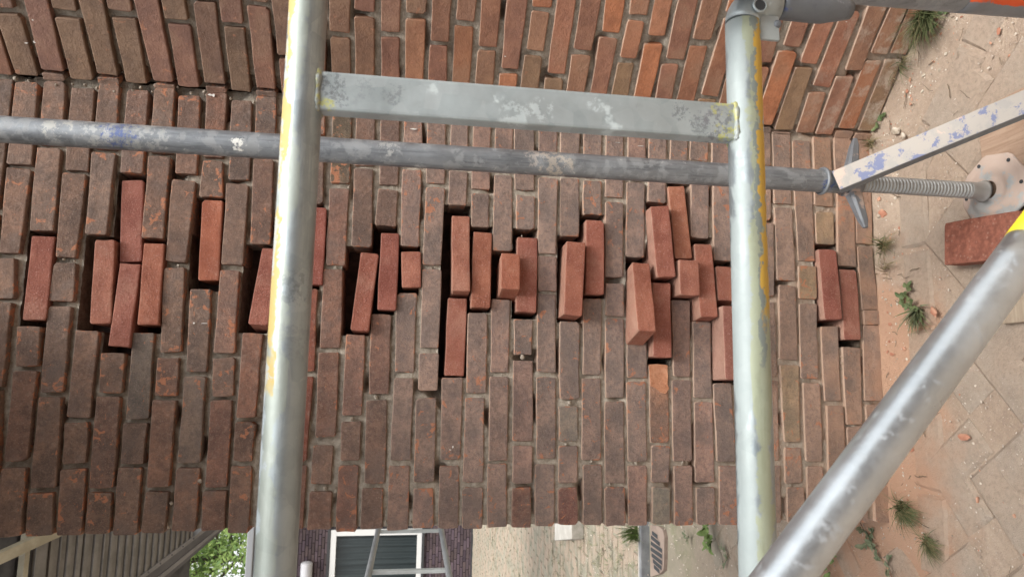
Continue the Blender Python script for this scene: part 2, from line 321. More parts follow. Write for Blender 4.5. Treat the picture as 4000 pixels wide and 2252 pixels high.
# measured brick faces per course
MAIN='''
0: A1 115 280 620 A1 48 232 1240 o; A1 45 230 1270 B1 -10 140 460 o; B1 -60 105 495 B1 -80 95 800 o; B1 -85 85 830 C1 -150 10 20 o; C1 -155 0 50 C1 -190 -20 700 o; C1 -195 -30 735 C1 -215 -45 1140 o
1: A1 330 495 560 A1 280 455 1085 o; A1 275 450 1112 B1 215 400 290 o; B1 240 410 330 B1 165 350 965 n; B1 135 305 1015 B1 120 285 1315 o; B1 95 275 1350 C1 30 195 580 o; C1 5 190 630 C1 -10 150 1140 o
2: A1 535 705 660 A1 485 665 1285 o; A1 475 650 1310 B1 415 570 490 o; B1 405 570 535 B1 365 550 820 o; B1 360 530 860 C1 300 470 60 o; C1 295 460 95 C1 230 420 780 o; C1 205 395 820 C1 190 385 1150 o
3: A1 750 905 590 A1 700 870 1120 o; A1 690 870 1150 B1 640 800 320 o; B1 710 870 360 B1 680 835 990 n; B1 565 740 1045 C1 500 670 250 o; C1 485 660 290 C1 465 640 600 o; C1 450 640 640 C1 425 605 1150 o
4: A1 955 1120 680 A1 905 1075 1300 o; A1 915 1085 1360 B1 905 1065 525 n; B1 900 1065 540 B1 815 975 1165 n; B1 760 945 1215 C1 745 915 65 o; C1 730 905 95 C1 670 850 780 o; C1 665 840 820 C1 635 820 1130 o
5: A1 1170 1325 640 A1 1125 1290 1150 o; A1 1120 1285 1180 B1 1065 1230 345 o; B1 1085 1240 385 B1 1035 1200 1000 n; B1 1000 1160 1060 C1 945 1115 260 o; C1 930 1105 295 C1 905 1075 600 o; C1 890 1065 630 C1 850 1030 1130 o
6: A1 1350 1510 720 A1 1320 1480 1310 o; A1 1300 1475 1360 B1 1250 1400 525 o; B1 1240 1395 570 B1 1210 1365 1205 o; B1 1185 1350 1250 C1 1165 1330 90 o; C1 1155 1330 120 C1 1110 1270 775 o; C1 1100 1270 810 C1 1065 1240 1130 o
7: A1 1560 1715 660 A1 1535 1680 1180 o; A1 1530 1675 1210 B1 1505 1680 35 o; B1 1525 1680 62 B1 1495 1650 665 n; B1 1435 1590 730 B1 1405 1560 1355 o; B1 1390 1550 1390 C1 1345 1510 595 o; C1 1330 1505 630 C1 1290 1465 1120 o
8: A1 1745 1900 755 A1 1725 1880 1355 o; A1 1710 1870 1385 B1 1670 1830 545 o; B1 1660 1810 590 B1 1615 1770 1215 o; B1 1605 1765 1250 C1 1600 1755 90 o; C1 1590 1750 120 C1 1545 1710 775 o; C1 1530 1705 805 C1 1510 1690 1120 o
9: A2 5 155 690 A2 -15 135 1175 o; A2 -20 130 1200 B2 -45 105 390 o; B2 45 195 425 B2 -60 90 1000 n; B2 -105 45 1065 C1 1780 1925 250 o; C1 1775 1920 285 C1 1755 1900 580 o; C1 1745 1900 620 C1 1715 1870 1110 o
10: A2 200 350 730 A2 175 330 1350 o; A2 172 325 1385 B2 135 285 530 o; B2 130 280 565 B2 100 250 1180 o; B2 98 248 1215 C2 80 230 50 o; C2 78 228 85 C2 40 195 760 o; C2 38 192 800 C2 20 180 1110 o
11: A2 385 525 740 A2 375 520 1010 o; A2 370 515 1040 B2 355 505 85 o; B2 375 535 115 B2 345 500 700 n; B2 315 460 730 B2 280 435 1350 o; B2 272 430 1390 C2 225 375 590 o; C2 220 385 615 C2 195 350 1100 o
12: A2 580 725 770 A2 560 705 1380 o; A2 555 700 1420 B2 525 670 550 o; B2 510 655 580 B2 480 635 1175 o; B2 475 625 1210 C2 450 600 395 o; C2 430 580 460 C2 410 565 755 o; C2 405 570 810 C2 385 560 1110 o
13: A2 760 900 775 A2 745 890 1250 o; A2 742 885 1270 B2 720 870 410 o; B2 795 925 460 B2 705 855 1045 n; B2 680 825 1075 C2 650 800 235 o; C2 640 795 280 C2 635 780 575 o; C2 620 775 615 C2 600 755 1090 o
14: A2 945 1085 785 A2 930 1070 1395 o; A2 925 1068 1430 B2 900 1055 250 o; B2 945 1082 308 B2 912 1058 890 n; B2 875 1020 922 C2 850 1000 70 o; C2 835 990 120 C2 820 970 750 o; C2 800 960 785 C2 790 955 1090 o
15: A2 1120 1260 780 A2 1110 1255 1250 o; A2 1105 1250 1280 B2 1090 1230 410 o; B2 1097 1245 448 B2 1100 1245 720 n; B2 1065 1215 760 B2 1045 1190 1360 o; B2 1040 1190 1400 C2 1015 1165 575 o; C2 1000 1155 615 C2 990 1150 1085 o
16: A2 1295 1435 790 A2 1285 1425 1385 o; A2 1283 1425 1415 B2 1258 1395 548 o; B2 1255 1400 582 B2 1238 1380 1175 o; B2 1228 1378 1215 C2 1225 1370 45 o; C2 1210 1365 105 C2 1190 1345 735 o; C2 1188 1340 785 C2 1185 1340 1080 o
17: A2 1475 1605 820 A2 1465 1600 1265 o; A2 1460 1600 1290 B2 1450 1590 95 o; B2 1478 1612 178 B2 1478 1620 745 n; B2 1450 1595 800 B2 1420 1570 1385 n; B2 1405 1560 1400 C2 1395 1540 570 o; C2 1385 1535 615 C2 1380 1525 1080 o
18: A2 1645 1775 800 A2 1625 1765 1425 o; B2 1627 1760 10 B2 1627 1755 265 o; B2 1640 1785 302 B2 1622 1768 870 n; B2 1600 1745 910 C2 1590 1740 65 o; C2 1580 1725 105 C2 1565 1715 740 o; C2 1560 1715 780 C2 1555 1705 1075 o
19: A2 1815 1950 830 A2 1800 1935 1295 o; A2 1800 1935 1320 B2 1790 1930 440 o; B2 1850 1995 462 B2 1850 1995 730 n; B2 1780 1918 810 B2 1770 1905 1360 o; B2 1762 1905 1395 C2 1755 1895 575 o; C2 1750 1890 600 C2 1745 1895 1070 o
20: A3 20 165 840 A3 20 165 1435 o; B3 38 175 25 B3 30 165 280 o; B3 45 190 342 B3 25 190 905 n; B3 18 155 958 B3 15 152 1225 o; B3 10 160 1270 C3 5 155 430 o; C3 8 155 462 C3 5 150 745 o; C3 0 145 780 C3 0 145 1070 o
21: A3 205 345 850 A3 200 340 1310 o; A3 200 345 1345 B3 200 332 465 o; B3 197 338 485 B3 197 335 745 o; B3 195 332 770 B3 190 330 1360 o; B3 187 330 1395 C3 185 328 560 o; C3 178 325 605 C3 175 322 1065 o
22: A3 370 510 860 A3 365 505 1320 o; A3 365 510 1345 B3 365 510 330 o; B3 412 556 375 B3 388 530 928 n; B3 358 508 978 C3 360 505 110 o; C3 355 500 165 C3 355 500 430 o; C3 355 500 465 C3 350 493 745 o; C3 350 493 780 C3 350 497 1060 o
23: A3 545 680 870 A3 540 675 1340 o; A3 540 675 1365 B3 535 675 170 o; B3 560 695 212 B3 552 697 768 n; B3 540 675 802 B3 535 675 1378 o; B3 530 672 1405 C3 527 675 570 o; C3 535 680 605 C3 540 682 1060 o
24: A3 715 845 880 B3 702 840 40 o; B3 705 840 78 B3 703 840 640 o; B3 710 845 690 B3 708 843 935 o; B3 708 843 955 C3 705 845 100 o; C3 700 845 130 C3 705 858 748 o; C3 702 855 775 C3 703 858 1062 o
25: A3 880 1010 890 A3 870 1008 1350 o; A3 870 1005 1375 B3 860 1000 490 o; B3 905 1042 532 B3 955 1088 1045 n; B3 868 1020 1135 B3 870 1022 1400 o; B3 865 1008 1430 C3 880 1022 582 o; C3 878 1020 615 C3 880 1022 1060 o
26: A3 1040 1170 900 B3 1025 1160 75 o; B3 1045 1182 105 B3 1092 1242 640 n; B3 1060 1195 685 B3 1065 1210 1248 n; B3 1035 1175 1300 C3 1045 1190 440 o; C3 1055 1197 465 C3 1055 1190 742 o; C3 1060 1192 775 C3 1060 1195 1062 o
27: A3 1200 1325 900 A3 1195 1325 1380 o; A3 1175 1305 1405 B3 1235 1362 500 n; B3 1262 1412 512 B3 1265 1430 778 n; B3 1205 1345 815 B3 1222 1345 1392 o; B3 1210 1355 1420 C3 1222 1360 578 o; C3 1225 1360 615 C3 1228 1365 1060 o
28: A3 1350 1495 910 A3 1345 1480 1208 o; A3 1345 1490 1228 B3 1355 1485 345 o; B3 1375 1508 392 B3 1422 1560 942 n; B3 1365 1500 975 C3 1375 1510 100 o; C3 1380 1520 135 C3 1385 1530 740 o; C3 1390 1530 775 C3 1395 1535 1060 o
29: A3 1510 1640 920 A3 1510 1645 1370 o; A3 1515 1650 1400 B3 1522 1660 515 o; B3 1535 1675 560 B3 1560 1695 818 n; B3 1590 1725 860 B3 1610 1745 1415 n; B3 1518 1655 1440 C3 1548 1690 582 o; C3 1562 1700 615 C3 1568 1708 1060 o
30: A3 1670 1800 930 A3 1672 1805 1240 o; A3 1672 1805 1270 B3 1685 1815 400 o; B3 1690 1820 430 B3 1700 1835 1000 o; B3 1702 1838 1030 C3 1715 1850 130 o; C3 1718 1855 165 C3 1725 1862 760 o; C3 1728 1865 790 C3 1735 1870 1055 o
31: A4 -110 20 960 A4 -112 25 1240 o; A4 -112 25 1270 B4 -110 30 205 o; B4 -100 45 230 B4 -95 45 780 o; B4 -90 55 830 B4 -70 80 1390 o; B4 -65 85 1420 C4 -50 88 575 o; C4 -40 95 610 C4 -35 102 1045 o
32: A4 30 175 1000 B4 45 185 85 o; B4 50 185 118 B4 70 208 665 o; B4 85 212 705 B4 90 222 1265 o; B4 95 232 1305 C4 125 248 435 o; C4 130 255 480 C4 135 262 748 o; C4 145 275 780 C4 150 285 1050 o
33: A4 190 325 1060 A4 195 330 1380 o; A4 200 335 1410 B4 232 362 520 o; B4 222 375 558 B4 225 378 805 o; B4 235 368 842 B4 250 385 1408 o; B4 262 395 1440 C4 290 415 580 o; C4 295 420 620 C4 300 430 1050 o
34: A4 340 475 1028 B4 355 490 105 o; B4 358 500 148 B4 370 508 390 o; B4 375 520 432 B4 428 565 960 n; B4 400 532 1012 C4 430 555 125 o; C4 440 568 162 C4 460 590 740 o; C4 465 595 770 C4 480 610 1050 o
35: A4 490 630 990 A4 510 640 1420 o; B4 522 650 0 B4 530 668 560 o; B4 540 668 582 B4 572 708 1112 n; B4 558 698 1170 C4 590 710 300 o; C4 590 715 320 C4 625 745 745 o; C4 635 750 770 C4 655 760 1040 o
36: A4 640 770 1010 A4 655 775 1400 o; A4 660 780 1430 B4 668 790 390 o; B4 678 790 412 B4 712 838 885 o; B4 718 840 890 B4 722 848 1000 o; B4 722 850 1005 C4 730 870 125 o; C4 732 872 152 C4 790 905 750 o; C4 800 920 770 C4 808 925 1040 o
'''
WING='''
0: A1 -220 -20 -420 A1 -90 100 55 w; A1 -40 150 110 A1 140 300 610 w
1: A1 165 345 -60 A1 315 480 530 w
2: A1 290 480 -440 A1 395 575 75 w; A1 415 600 140 A1 540 710 610 w
3: A1 575 765 -60 A1 745 890 575 w
4: A1 730 915 -420 A1 820 990 85 w; A1 840 1020 140 A1 960 1110 650 w
5: A1 1000 1180 -50 A1 1165 1315 630 w
6: A1 1190 1370 -130 A1 1245 1415 150 w; A1 1265 1430 190 A1 1350 1505 680 w
7: A1 1400 1575 -270 A1 1445 1615 -5 w; A1 1450 1620 15 A1 1545 1700 648 w
8: A1 1600 1780 -370 A1 1675 1830 175 w; A1 1690 1845 210 A1 1755 1900 730 w
9: A1 1810 1985 -520 A1 1862 2030 15 w; A1 1868 2028 52 A2 5 150 670 w
10: A2 100 280 -150 A2 165 330 420 w; A2 170 330 450 A2 195 345 700 w
11: A2 350 525 -400 A2 360 525 100 w; A2 362 522 140 A2 380 520 710 w
12: A2 555 715 -250 A2 555 708 245 w; A2 560 705 288 A2 575 715 740 w
13: A2 760 905 -440 A2 745 895 85 w; A2 745 895 132 A2 755 893 745 w
14: A2 938 1095 -310 A2 942 1087 243 w; A2 945 1082 285 A2 945 1082 755 w
15: A2 1150 1310 -430 A2 1132 1285 100 w; A2 1130 1278 145 A2 1122 1262 750 w
16: A2 1340 1490 -230 A2 1315 1455 312 w; A2 1308 1448 348 A2 1297 1438 760 w
17: A2 1535 1690 -160 A2 1510 1650 160 w; A2 1500 1640 200 A2 1475 1608 790 w
18: A2 1715 1870 -220 A2 1680 1820 355 w; A2 1672 1808 385 A2 1650 1780 770 w
19: A2 1895 2055 -20 A2 1852 1982 520 w; A2 1842 1975 560 A2 1822 1955 800 w
20: A3 175 330 -250 A3 155 302 60 w; A3 148 288 92 A3 108 240 385 w; A3 95 235 420 A3 40 180 810 w
21: A3 340 490 -20 A3 268 400 560 w; A3 248 390 595 A3 222 358 820 w
22: A3 530 690 -80 A3 465 605 380 w; A3 450 598 420 A3 390 525 830 w
23: A3 740 900 -260 A3 680 815 248 w; A3 660 800 290 A3 565 695 840 w
24: A3 950 1110 -350 A3 882 1022 112 w; A3 870 1002 160 A3 815 940 440 w; A3 798 925 480 A3 730 855 850 w
25: A3 1120 1270 -240 A3 1028 1155 272 w; A3 1000 1140 335 A3 895 1022 860 w
26: A3 1270 1425 -60 A3 1160 1300 450 w; A3 1130 1258 488 A3 1060 1182 870 w
27: A3 1480 1635 -180 A3 1365 1505 300 w; A3 1342 1482 350 A3 1215 1345 880 w
28: A3 1740 1895 -400 A3 1610 1755 100 w; A3 1600 1740 145 A3 1425 1555 725 w; A3 1415 1545 750 A3 1378 1505 890 w
29: A3 1810 1955 -180 A3 1685 1815 330 w; A3 1675 1805 365 A3 1535 1655 900 w
30: A4 40 175 -60 A4 -100 30 475 w; A4 -110 20 510 A4 -250 -130 910 w
31: A4 245 380 -20 A4 112 250 355 w; A4 80 225 390 A4 -105 30 940 w
32: A4 400 545 60 A4 240 372 480 w; A4 205 340 512 A4 50 185 980 w
33: A4 730 880 -460 A4 585 730 40 w; A4 560 705 85 A4 335 470 655 w; A4 305 440 700 A4 200 330 1040 w
34: A4 790 935 -40 A4 580 705 530 w; A4 515 650 580 A4 360 488 1005 w
35: A4 945 1080 0 A4 770 900 410 w; A4 735 860 460 A4 530 650 975 w
36: A4 1100 1240 -20 A4 920 1045 410 w; A4 890 1015 450 A4 680 800 1000 w
'''
# ---------------------------------------------------------------- bricks as measured
def parse(t):
    res = []
    for ln in t.strip().splitlines():
        k, r = ln.split(':'); k = int(k)
        for i, b in enumerate(r.split(';')):
            a = b.split()
            def p(c, L, R, y): return (OX[c[1]]+float(L))/BS, (OX[c[1]]+float(R))/BS, (OY[c[0]]+float(y))/BS
            res.append((k, i, *p(*a[0:4]), *p(*a[4:8]), a[8]))
    return res
main_b = parse(MAIN); wing_b = parse(WING)
FX, WA, EX, Z0, CH = 0.7004, 0.7575, -0.3894, 0.9644+CAMZ, 0.0625
WAX = Vector((math.cos(WA), -math.sin(WA), 0)); WN = Vector((math.sin(WA), math.cos(WA), 0))   # along the wing / into the wing
FOLD = Vector((FX, 0, 0)); XAX = Vector((1, 0, 0)); YAX = Vector((0, 1, 0)); ZAX = Vector((0, 0, 1))

def ring_outline(L, H, rng, jit, rc):
    """outline of a brick face (len L along s, height H along t), centred; 14 points with worn corners"""
    pts = []
    def j(a=1.0): return rng.uniform(-jit, jit)*a
    hl, hh = L/2, H/2; r = rc
    ch = [rng.uniform(1.6, 2.6) if rng.random() < .10 else rng.uniform(.5, 1.3) for _ in range(4)]
    n = 3 if L > 0.14 else 2
    for k in range(n): pts.append((-hl+r+(L-2*r)*(k+0.0)/(n-0.0) + (0 if k == 0 else j(3)), hh + j()))
    pts.append((hl-r*ch[0], hh+j())); pts.append((hl+j(), hh-r*ch[0]*rng.uniform(.7, 1.2)))
    pts.append((hl+j(), j(2)))
    pts.append((hl+j(), -hh+r*ch[1]*rng.uniform(.7, 1.2))); pts.append((hl-r*ch[1], -hh+j()))
    for k in range(1, n): pts.append((hl-r-(L-2*r)*k/n + j(3), -hh+j()))
    pts.append((-hl+r*ch[2], -hh+j())); pts.append((-hl+j(), -hh+r*ch[2]*rng.uniform(.7, 1.2)))
    pts.append((-hl+j(), j(2)))
    pts.append((-hl+j(), hh-r*ch[3]))
    return pts
def prism(E1, E2, u, h1, h2, n, depth, rng, jit=0.0013, cham=0.0018, rc=0.0032):
    """brick: end centres E1,E2 on the face plane, u = up in the face, n = into the wall"""
    L = (E1-E2).length; s = (E1-E2)/L; c = (E1+E2)/2
    o = ring_outline(L, (h1+h2)/2, rng, jit, rc)
    def P(a, b, d, k=1.0):
        hh = 1 + ((h1-h2)/(h1+h2))*(a/(L/2))
        return c + s*a + u*(b*hh) + n*d
    N = len(o); V = []; E = []
    def inset(a, b, q):
        return (a - math.copysign(q, a) if abs(a) > L/2*0.9 else a, b - math.copysign(q, b) if abs(b) > (h1+h2)/4*0.8 else b)
    for a, b in o: V.append(P(a, b, depth)); E.append(1.0)
    for a, b in o: V.append(P(a, b, cham)); E.append(1.0)
    for a, b in o: 
        a2, b2 = inset(a, b, cham*0.42); V.append(P(a2, b2, cham*0.30)); E.append(0.9)
    for a, b in o:
        a2, b2 = inset(a, b, cham*1.5); V.append(P(a2, b2, 0.0)); E.append(0.45)
    m = len(V)
    V.append(P(L*0.22, 0, rng.uniform(-.0004, .0010))); E.append(0.0); V.append(P(-L*0.22, 0, rng.uniform(-.0004, .0010))); E.append(0.0)
    F = []
    for q in range(3):
        for k in range(N):
            k2 = (k+1) % N
            F.append((q*N+k, q*N+k2, (q+1)*N+k2, (q+1)*N+k))
    t0 = 3*N
    for k in range(N):
        k2 = (k+1) % N
        ma = m if o[k][0]+o[k2][0] > 0 else m+1
        F.append((t0+k, t0+k2, ma))
    # bridge between the two middle points
    for k in range(N):
        k0 = (k-1) % N; k2 = (k+1) % N
        a = o[k0][0]+o[k][0] > 0; b = o[k][0]+o[k2][0] > 0
        if a != b: F.append((t0+k, m+1, m) if a else (t0+k, m, m+1))
    F.append(tuple(range(N-1, -1, -1)))
    return V, F, E
def brick_obj(name, parts, mat, parent, color):
    V, F, E = [], [], []
    for v, f, e in parts:
        b = len(V); V += v; F += [tuple(i+b for i in t) for t in f]; E += e
    c = sum(V, Vector())/len(V)
    me = bpy.data.meshes.new(name); me.from_pydata([tuple(p-c) for p in V], [], F); me.update()
    me.validate(); 
    bm = bmesh.new(); bm.from_mesh(me); bmesh.ops.recalc_face_normals(bm, faces=bm.faces); bm.to_mesh(me); bm.free()
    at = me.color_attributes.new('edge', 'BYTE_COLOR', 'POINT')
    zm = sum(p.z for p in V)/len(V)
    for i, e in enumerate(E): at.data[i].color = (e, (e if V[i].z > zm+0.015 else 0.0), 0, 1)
    me.polygons.foreach_set('use_smooth', [False]*len(me.polygons))
    me.materials.append(mat)
    o = bpy.data.objects.new(name, me); COL.objects.link(o)
    if parent is not None: o.parent = parent; o.location = c - parent.location
    else: o.location = c
    o.color = (*color, 1)
    return o

def old_color(k, X, rng):
    """real fired colours of the old bricks: browner at the top of the wall, greyer purple at the middle, buff at the foot"""
    pal = [(0.195,0.125,0.098), (0.180,0.123,0.098), (0.215,0.128,0.098), (0.190,0.138,0.112), (0.165,0.118,0.096), (0.205,0.112,0.085)]
    c = Vector(rng.choice(pal))
    if k < 20: c = Vector((c.x*1.06, c.y*0.93, c.z*0.86))
    if k < 8: c = c.lerp(Vector((0.165,0.110,0.080)), 0.4)
    if k > 14: c = c.lerp(Vector((0.300,0.225,0.195)), 0.5)
    if k > 30: c = c.lerp(Vector((0.31,0.215,0.155)), 0.55)
    q = rng.uniform(1.00, 1.32); g = rng.uniform(0.1, 0.5); m = (c.x+c.y+c.z)/3
    return c.lerp(Vector((m*1.2, m*.95, m*.82)), g)*q
SPECIAL = {(5,3): (0.15,0.125,0.105), (26,3): (0.26,0.155,0.11), (26,5): (0.24,0.215,0.175), (22,4): (0.22,0.19,0.16), (7,4): (0.18,0.14,0.115), (12,0): (0.13,0.10,0.07),
           (11,3): (0.26,0.095,0.065), (11,4): (0.26,0.095,0.065), (15,6): (0.27,0.12,0.085), (20,4): (0.20,0.14,0.12), (9,5): (0.2,0.13,0.1), (33,2): (0.33,0.24,0.15), (32,3): (0.32,0.24,0.16), (34,0): (0.30,0.20,0.14), (34,1): (0.34,0.26,0.16), (8,5):(0.20,0.12,0.09), (13,5):(0.23,0.13,0.1), (21,6):(0.24,0.15,0.115), (22,6):(0.21,0.11,0.09), (20,6):(0.20,0.115,0.09)}
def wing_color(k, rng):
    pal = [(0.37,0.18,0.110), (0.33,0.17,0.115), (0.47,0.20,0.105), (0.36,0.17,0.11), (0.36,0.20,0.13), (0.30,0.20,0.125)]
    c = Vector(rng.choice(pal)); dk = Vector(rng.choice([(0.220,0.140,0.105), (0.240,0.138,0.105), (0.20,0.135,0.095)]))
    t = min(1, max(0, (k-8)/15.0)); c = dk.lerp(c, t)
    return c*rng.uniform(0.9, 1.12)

wall = tag(empty('brick_wall', (EX, 0, 0)), 'old brown brick wall with a zigzag line of new red bricks', 'wall')
wing = tag(empty('angled_brick_wall', (FX, 0, 0)), 'orange-brown brick wall turning forward beside the cracked wall', 'wall')
wall_loc = wall.location; wing_loc = wing.location

def main_pt(px, py): return at_y(px, py, 0.0)
def wing_pt(px, py): return at_plane(px, py, tuple(FOLD), tuple(WN))
def ws(p): return (p-FOLD).dot(WAX)
ends = {}      # course -> list of (x_right, x_left, kind) on the main plane, for the mortar holes
loose = []
fold_ext = {}
rng = random.Random(11)
for (k, i, l1, r1, y1, l2, r2, y2, t) in main_b:
    a, b, c, d = main_pt(l1, y1), main_pt(r1, y1), main_pt(l2, y2), main_pt(r2, y2)
    x1 = (a.x+b.x)/2; x2 = (c.x+d.x)/2
    ends.setdefault(k, []).append([x1, x2, t, i])
    if t == 'n': loose.append((k, i, l1, r1, y1, l2, r2, y2)); continue
    z1, h1, z2, h2 = (a.z+b.z)/2, a.z-b.z, (c.z+d.z)/2, c.z-d.z
    last = (i == max(q[1] for q in main_b if q[0] == k))
    if last: x2 = EX + rng.uniform(-0.004, 0.004)
    h1 = min(h1+0.0002, 0.0560); h2 = min(h2+0.0002, 0.0560)
    parts = []
    proud = rng.uniform(-0.0025, 0.0025)
    if i == 0:
        over = x1 - FX
        if over > 0.004:      # a bent corner brick: its outer end lies in the plane of the wing
            e1 = FOLD + WAX*over + ZAX*z1 ; e0 = FOLD + ZAX*z1
            parts.append(prism(e1, e0 - WAX*0.001, ZAX, h1, h1, WN, 0.09, rng)); fold_ext[k] = over
            x1 = FX+0.001
        else: x1 = min(x1, FX-0.002)
    E1 = Vector((x1, proud, z1)); E2 = Vector((x2, proud, z2))
    u = Vector((-(z1-z2), 0, x1-x2)).normalized()
    parts.append(prism(E1, E2, u, h1, h2, YAX, 0.098, rng))
    col = Vector(SPECIAL[(k, i)])*1.12 if (k, i) in SPECIAL else old_color(k, x1, rng)
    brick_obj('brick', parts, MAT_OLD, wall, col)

for (k, i, l1, r1, y1, l2, r2, y2, t) in wing_b:
    a, b, c, d = wing_pt(l1, y1), wing_pt(r1, y1), wing_pt(l2, y2), wing_pt(r2, y2)
    s1 = (ws(a)+ws(b))/2; s2 = (ws(c)+ws(d))/2
    z1, h1, z2, h2 = (a.z+b.z)/2, a.z-b.z, (c.z+d.z)/2, c.z-d.z
    last = (i == max(q[1] for q in wing_b if q[0] == k))
    if last: s2 = max(0.003, fold_ext.get(k, 0)+0.008)
    if s1-s2 < 0.02: continue
    s1 = min(s1, s2 + 0.225)
    h1 = min(h1, 0.056); h2 = min(h2, 0.056)
    proud = rng.uniform(-0.002, 0.002)
    E1 = FOLD + WAX*s1 + ZAX*z1 + WN*proud; E2 = FOLD + WAX*s2 + ZAX*z2 + WN*proud
    ax = (E1-E2).normalized(); u = WN.cross(ax); u = u if u.z > 0 else -u
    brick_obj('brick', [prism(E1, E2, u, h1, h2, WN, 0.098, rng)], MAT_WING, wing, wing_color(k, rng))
    # carry the wing on beyond the picture
    if i == 0:
        s = s1+0.010
        while s < 0.86:
            q = 0.207 if rng.random() < .75 else 0.1
            E2 = FOLD + WAX*s + ZAX*z1; E1 = FOLD + WAX*(s+q) + ZAX*z1
            loose_h = min(0.054, h1)
            if 's_ext' not in globals(): s_ext = []
            s_ext.append(prism(E1, E2, ZAX, loose_h, loose_h, WN, 0.098, rng)); s += q+0.010
# brickwork above the picture, and the wing beyond it: too far out of view to be picked apart
def joined(name, plist, mat, parent, color, label=None):
    o = brick_obj(name, plist, mat, parent, color); tag(o, kind='stuff'); return o
joined('outer_brickwork', s_ext, MAT_WING, wing, (0.34,0.16,0.095))
top = []; topw = []
for q in range(1, 9):
    z = Z0 + q*CH; x = EX + (0 if q % 2 else -0.0)
    x = EX; first = 0.10 if q % 2 else 0.205
    while x < FX-0.03:
        x2 = min(x+first, FX-0.004); top.append(prism(Vector((x2, 0, z)), Vector((x, 0, z)), ZAX, .05, .05, YAX, .098, rng)); x = x2+.011; first = .205
    s_ = 0.006; first = .205 if q % 2 else .1
    while s_ < 0.86:
        topw.append(prism(FOLD+WAX*(s_+first)+ZAX*z, FOLD+WAX*s_+ZAX*z, ZAX, .05, .05, WN, .098, rng)); s_ += first+.011; first = .205
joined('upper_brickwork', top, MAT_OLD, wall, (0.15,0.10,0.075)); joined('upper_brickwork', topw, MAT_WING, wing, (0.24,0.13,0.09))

# the broken face of one old brick below the turned-out loose brick
q_ = [cp('B3', *p) for p in ((1036,1300),(1100,1296),(1172,1304),(1178,1400),(1174,1450))] + [cp('C3', *p) for p in ((1186,30),(1160,72),(1120,60),(1085,28),(1050,12))]
V = [at_y(px, py, -0.0016+0.0012*((i*7)%3-1)*.5) for i, (px, py) in enumerate(q_)]; n_ = len(V); ctr = sum(V, Vector())/n_ + Vector((0, .0022, 0))
s = NT('broken_brick'); v = s.coords(); nn_ = s.noise(v, 35, 5, .7)
MAT_BRK = s.fin(s.mix(s.ramp(nn_, .35, .65), (0.40,0.175,0.095), (0.52,0.27,0.165)), .9, 0, s.bump(nn_, 1.0, .006), .2)
pobj('broken_face', V + [p+Vector((0, .004, 0)) for p in V] + [ctr], [(k, (k+1) % n_, 2*n_) for k in range(n_)] + [(k, n_+k, n_+(k+1) % n_, (k+1) % n_) for k in range(n_)], MAT_BRK, wall)
# flecks of white plaster stuck on the bricks
V, F = [], []; fr_ = random.Random(8)
for c_, x_, y_, a_, w_ in (('A1',250,150,6,5),('A1',200,325,12,5),('A1',262,318,8,8),('A1',1585,718,16,7),('A1',1612,722,10,12),('A2',1190,975,24,5),('A2',1880,425,9,4),('B1',1465,987,9,6),('B1',1545,990,26,2.5),('B1',1690,997,46,2),('B1',1730,1001,12,2),('C2',1485,470,7,10),('C2',1465,492,8,3),('A3',800,1078,20,2),('A3',970,1104,30,2),('A4',590,165,7,3)):
    ccen = (wing_pt if c_[0] == 'A' and y_ < 600 else main_pt)(*cp(c_, x_, y_)); nn = WN if (c_[0] == 'A' and y_ < 600) else YAX; axx = WAX if nn is WN else XAX
    b0_ = len(V); m_ = 9
    for k in range(m_):
        t = 2*PI*k/m_; rr_ = fr_.uniform(.6, 1.2); k_ = 1.72/FPX/BS
        V.append(ccen - nn*.0022 + (ZAX*math.cos(t)*a_*rr_ + axx*math.sin(t)*w_*rr_)*k_)
    for k in range(m_): V.append(V[b0_+k] + nn*.003)
    F.append(tuple(range(b0_, b0_+m_))[::-1]); F += [(b0_+k, b0_+(k+1)%m_, b0_+m_+(k+1)%m_, b0_+m_+k) for k in range(m_)]
s = NT('white_plaster'); MAT_PLA = s.fin((0.66,0.64,0.60), .8)
tag(pobj('plaster_flecks', V, F, MAT_PLA, wall), kind='stuff')
# lumps of old mortar squeezed out of the joints
V, F = [], []; ico = bmesh.new(); bmesh.ops.create_icosphere(ico, subdivisions=2, radius=1); ico.verts.ensure_lookup_table(); iv_ = [v.co.copy() for v in ico.verts]; if_ = [tuple(v.index for v in f.verts) for f in ico.faces]; ico.free()
lump = [('A1',60,560,20),('A1',215,610,22),('A1',420,640,22),('A1',640,640,24),('A1',860,690,22),('A1',1000,680,20),('A1',1060,660,26),('A1',1250,630,22),('A1',1440,700,22),('A1',1340,655,18),('A1',1740,740,22),('A1',1640,655,20),('B1',480,505,20),('B1',560,520,16),('C2',230,1090,18),('C2',990,1060,16),('C2',1170,1040,18),('C1',1270,1080,20),('A1',110,590,34),('A1',728,662,24),('A1',1170,640,30),('A1',1150,690,20),('A1',1540,690,26),('A1',545,632,18),('A1',330,560,16),('A1',1915,770,26),('B3',75,330,14),('C2',600,780,22),('C2',520,785,30),('C2',440,788,28),('C2',980,1030,18),('C3',410,450,20),('C3',600,582,26),('C3',740,758,26),('C3',940,592,26),('C3',1290,592,24),('B4',555,1240,16),('B4',560,1288,17),('B4',556,1330,12),('B2',1330,570,12),('B2',600,567,24),('B1',1345,555,26),('C1',1505,730,30),('C1',1290,900,26),('B3',80,1245,40),('C3',430,140,40),('A2',700,1410,24),('C2',905,95,34),('C2',720,260,30)]
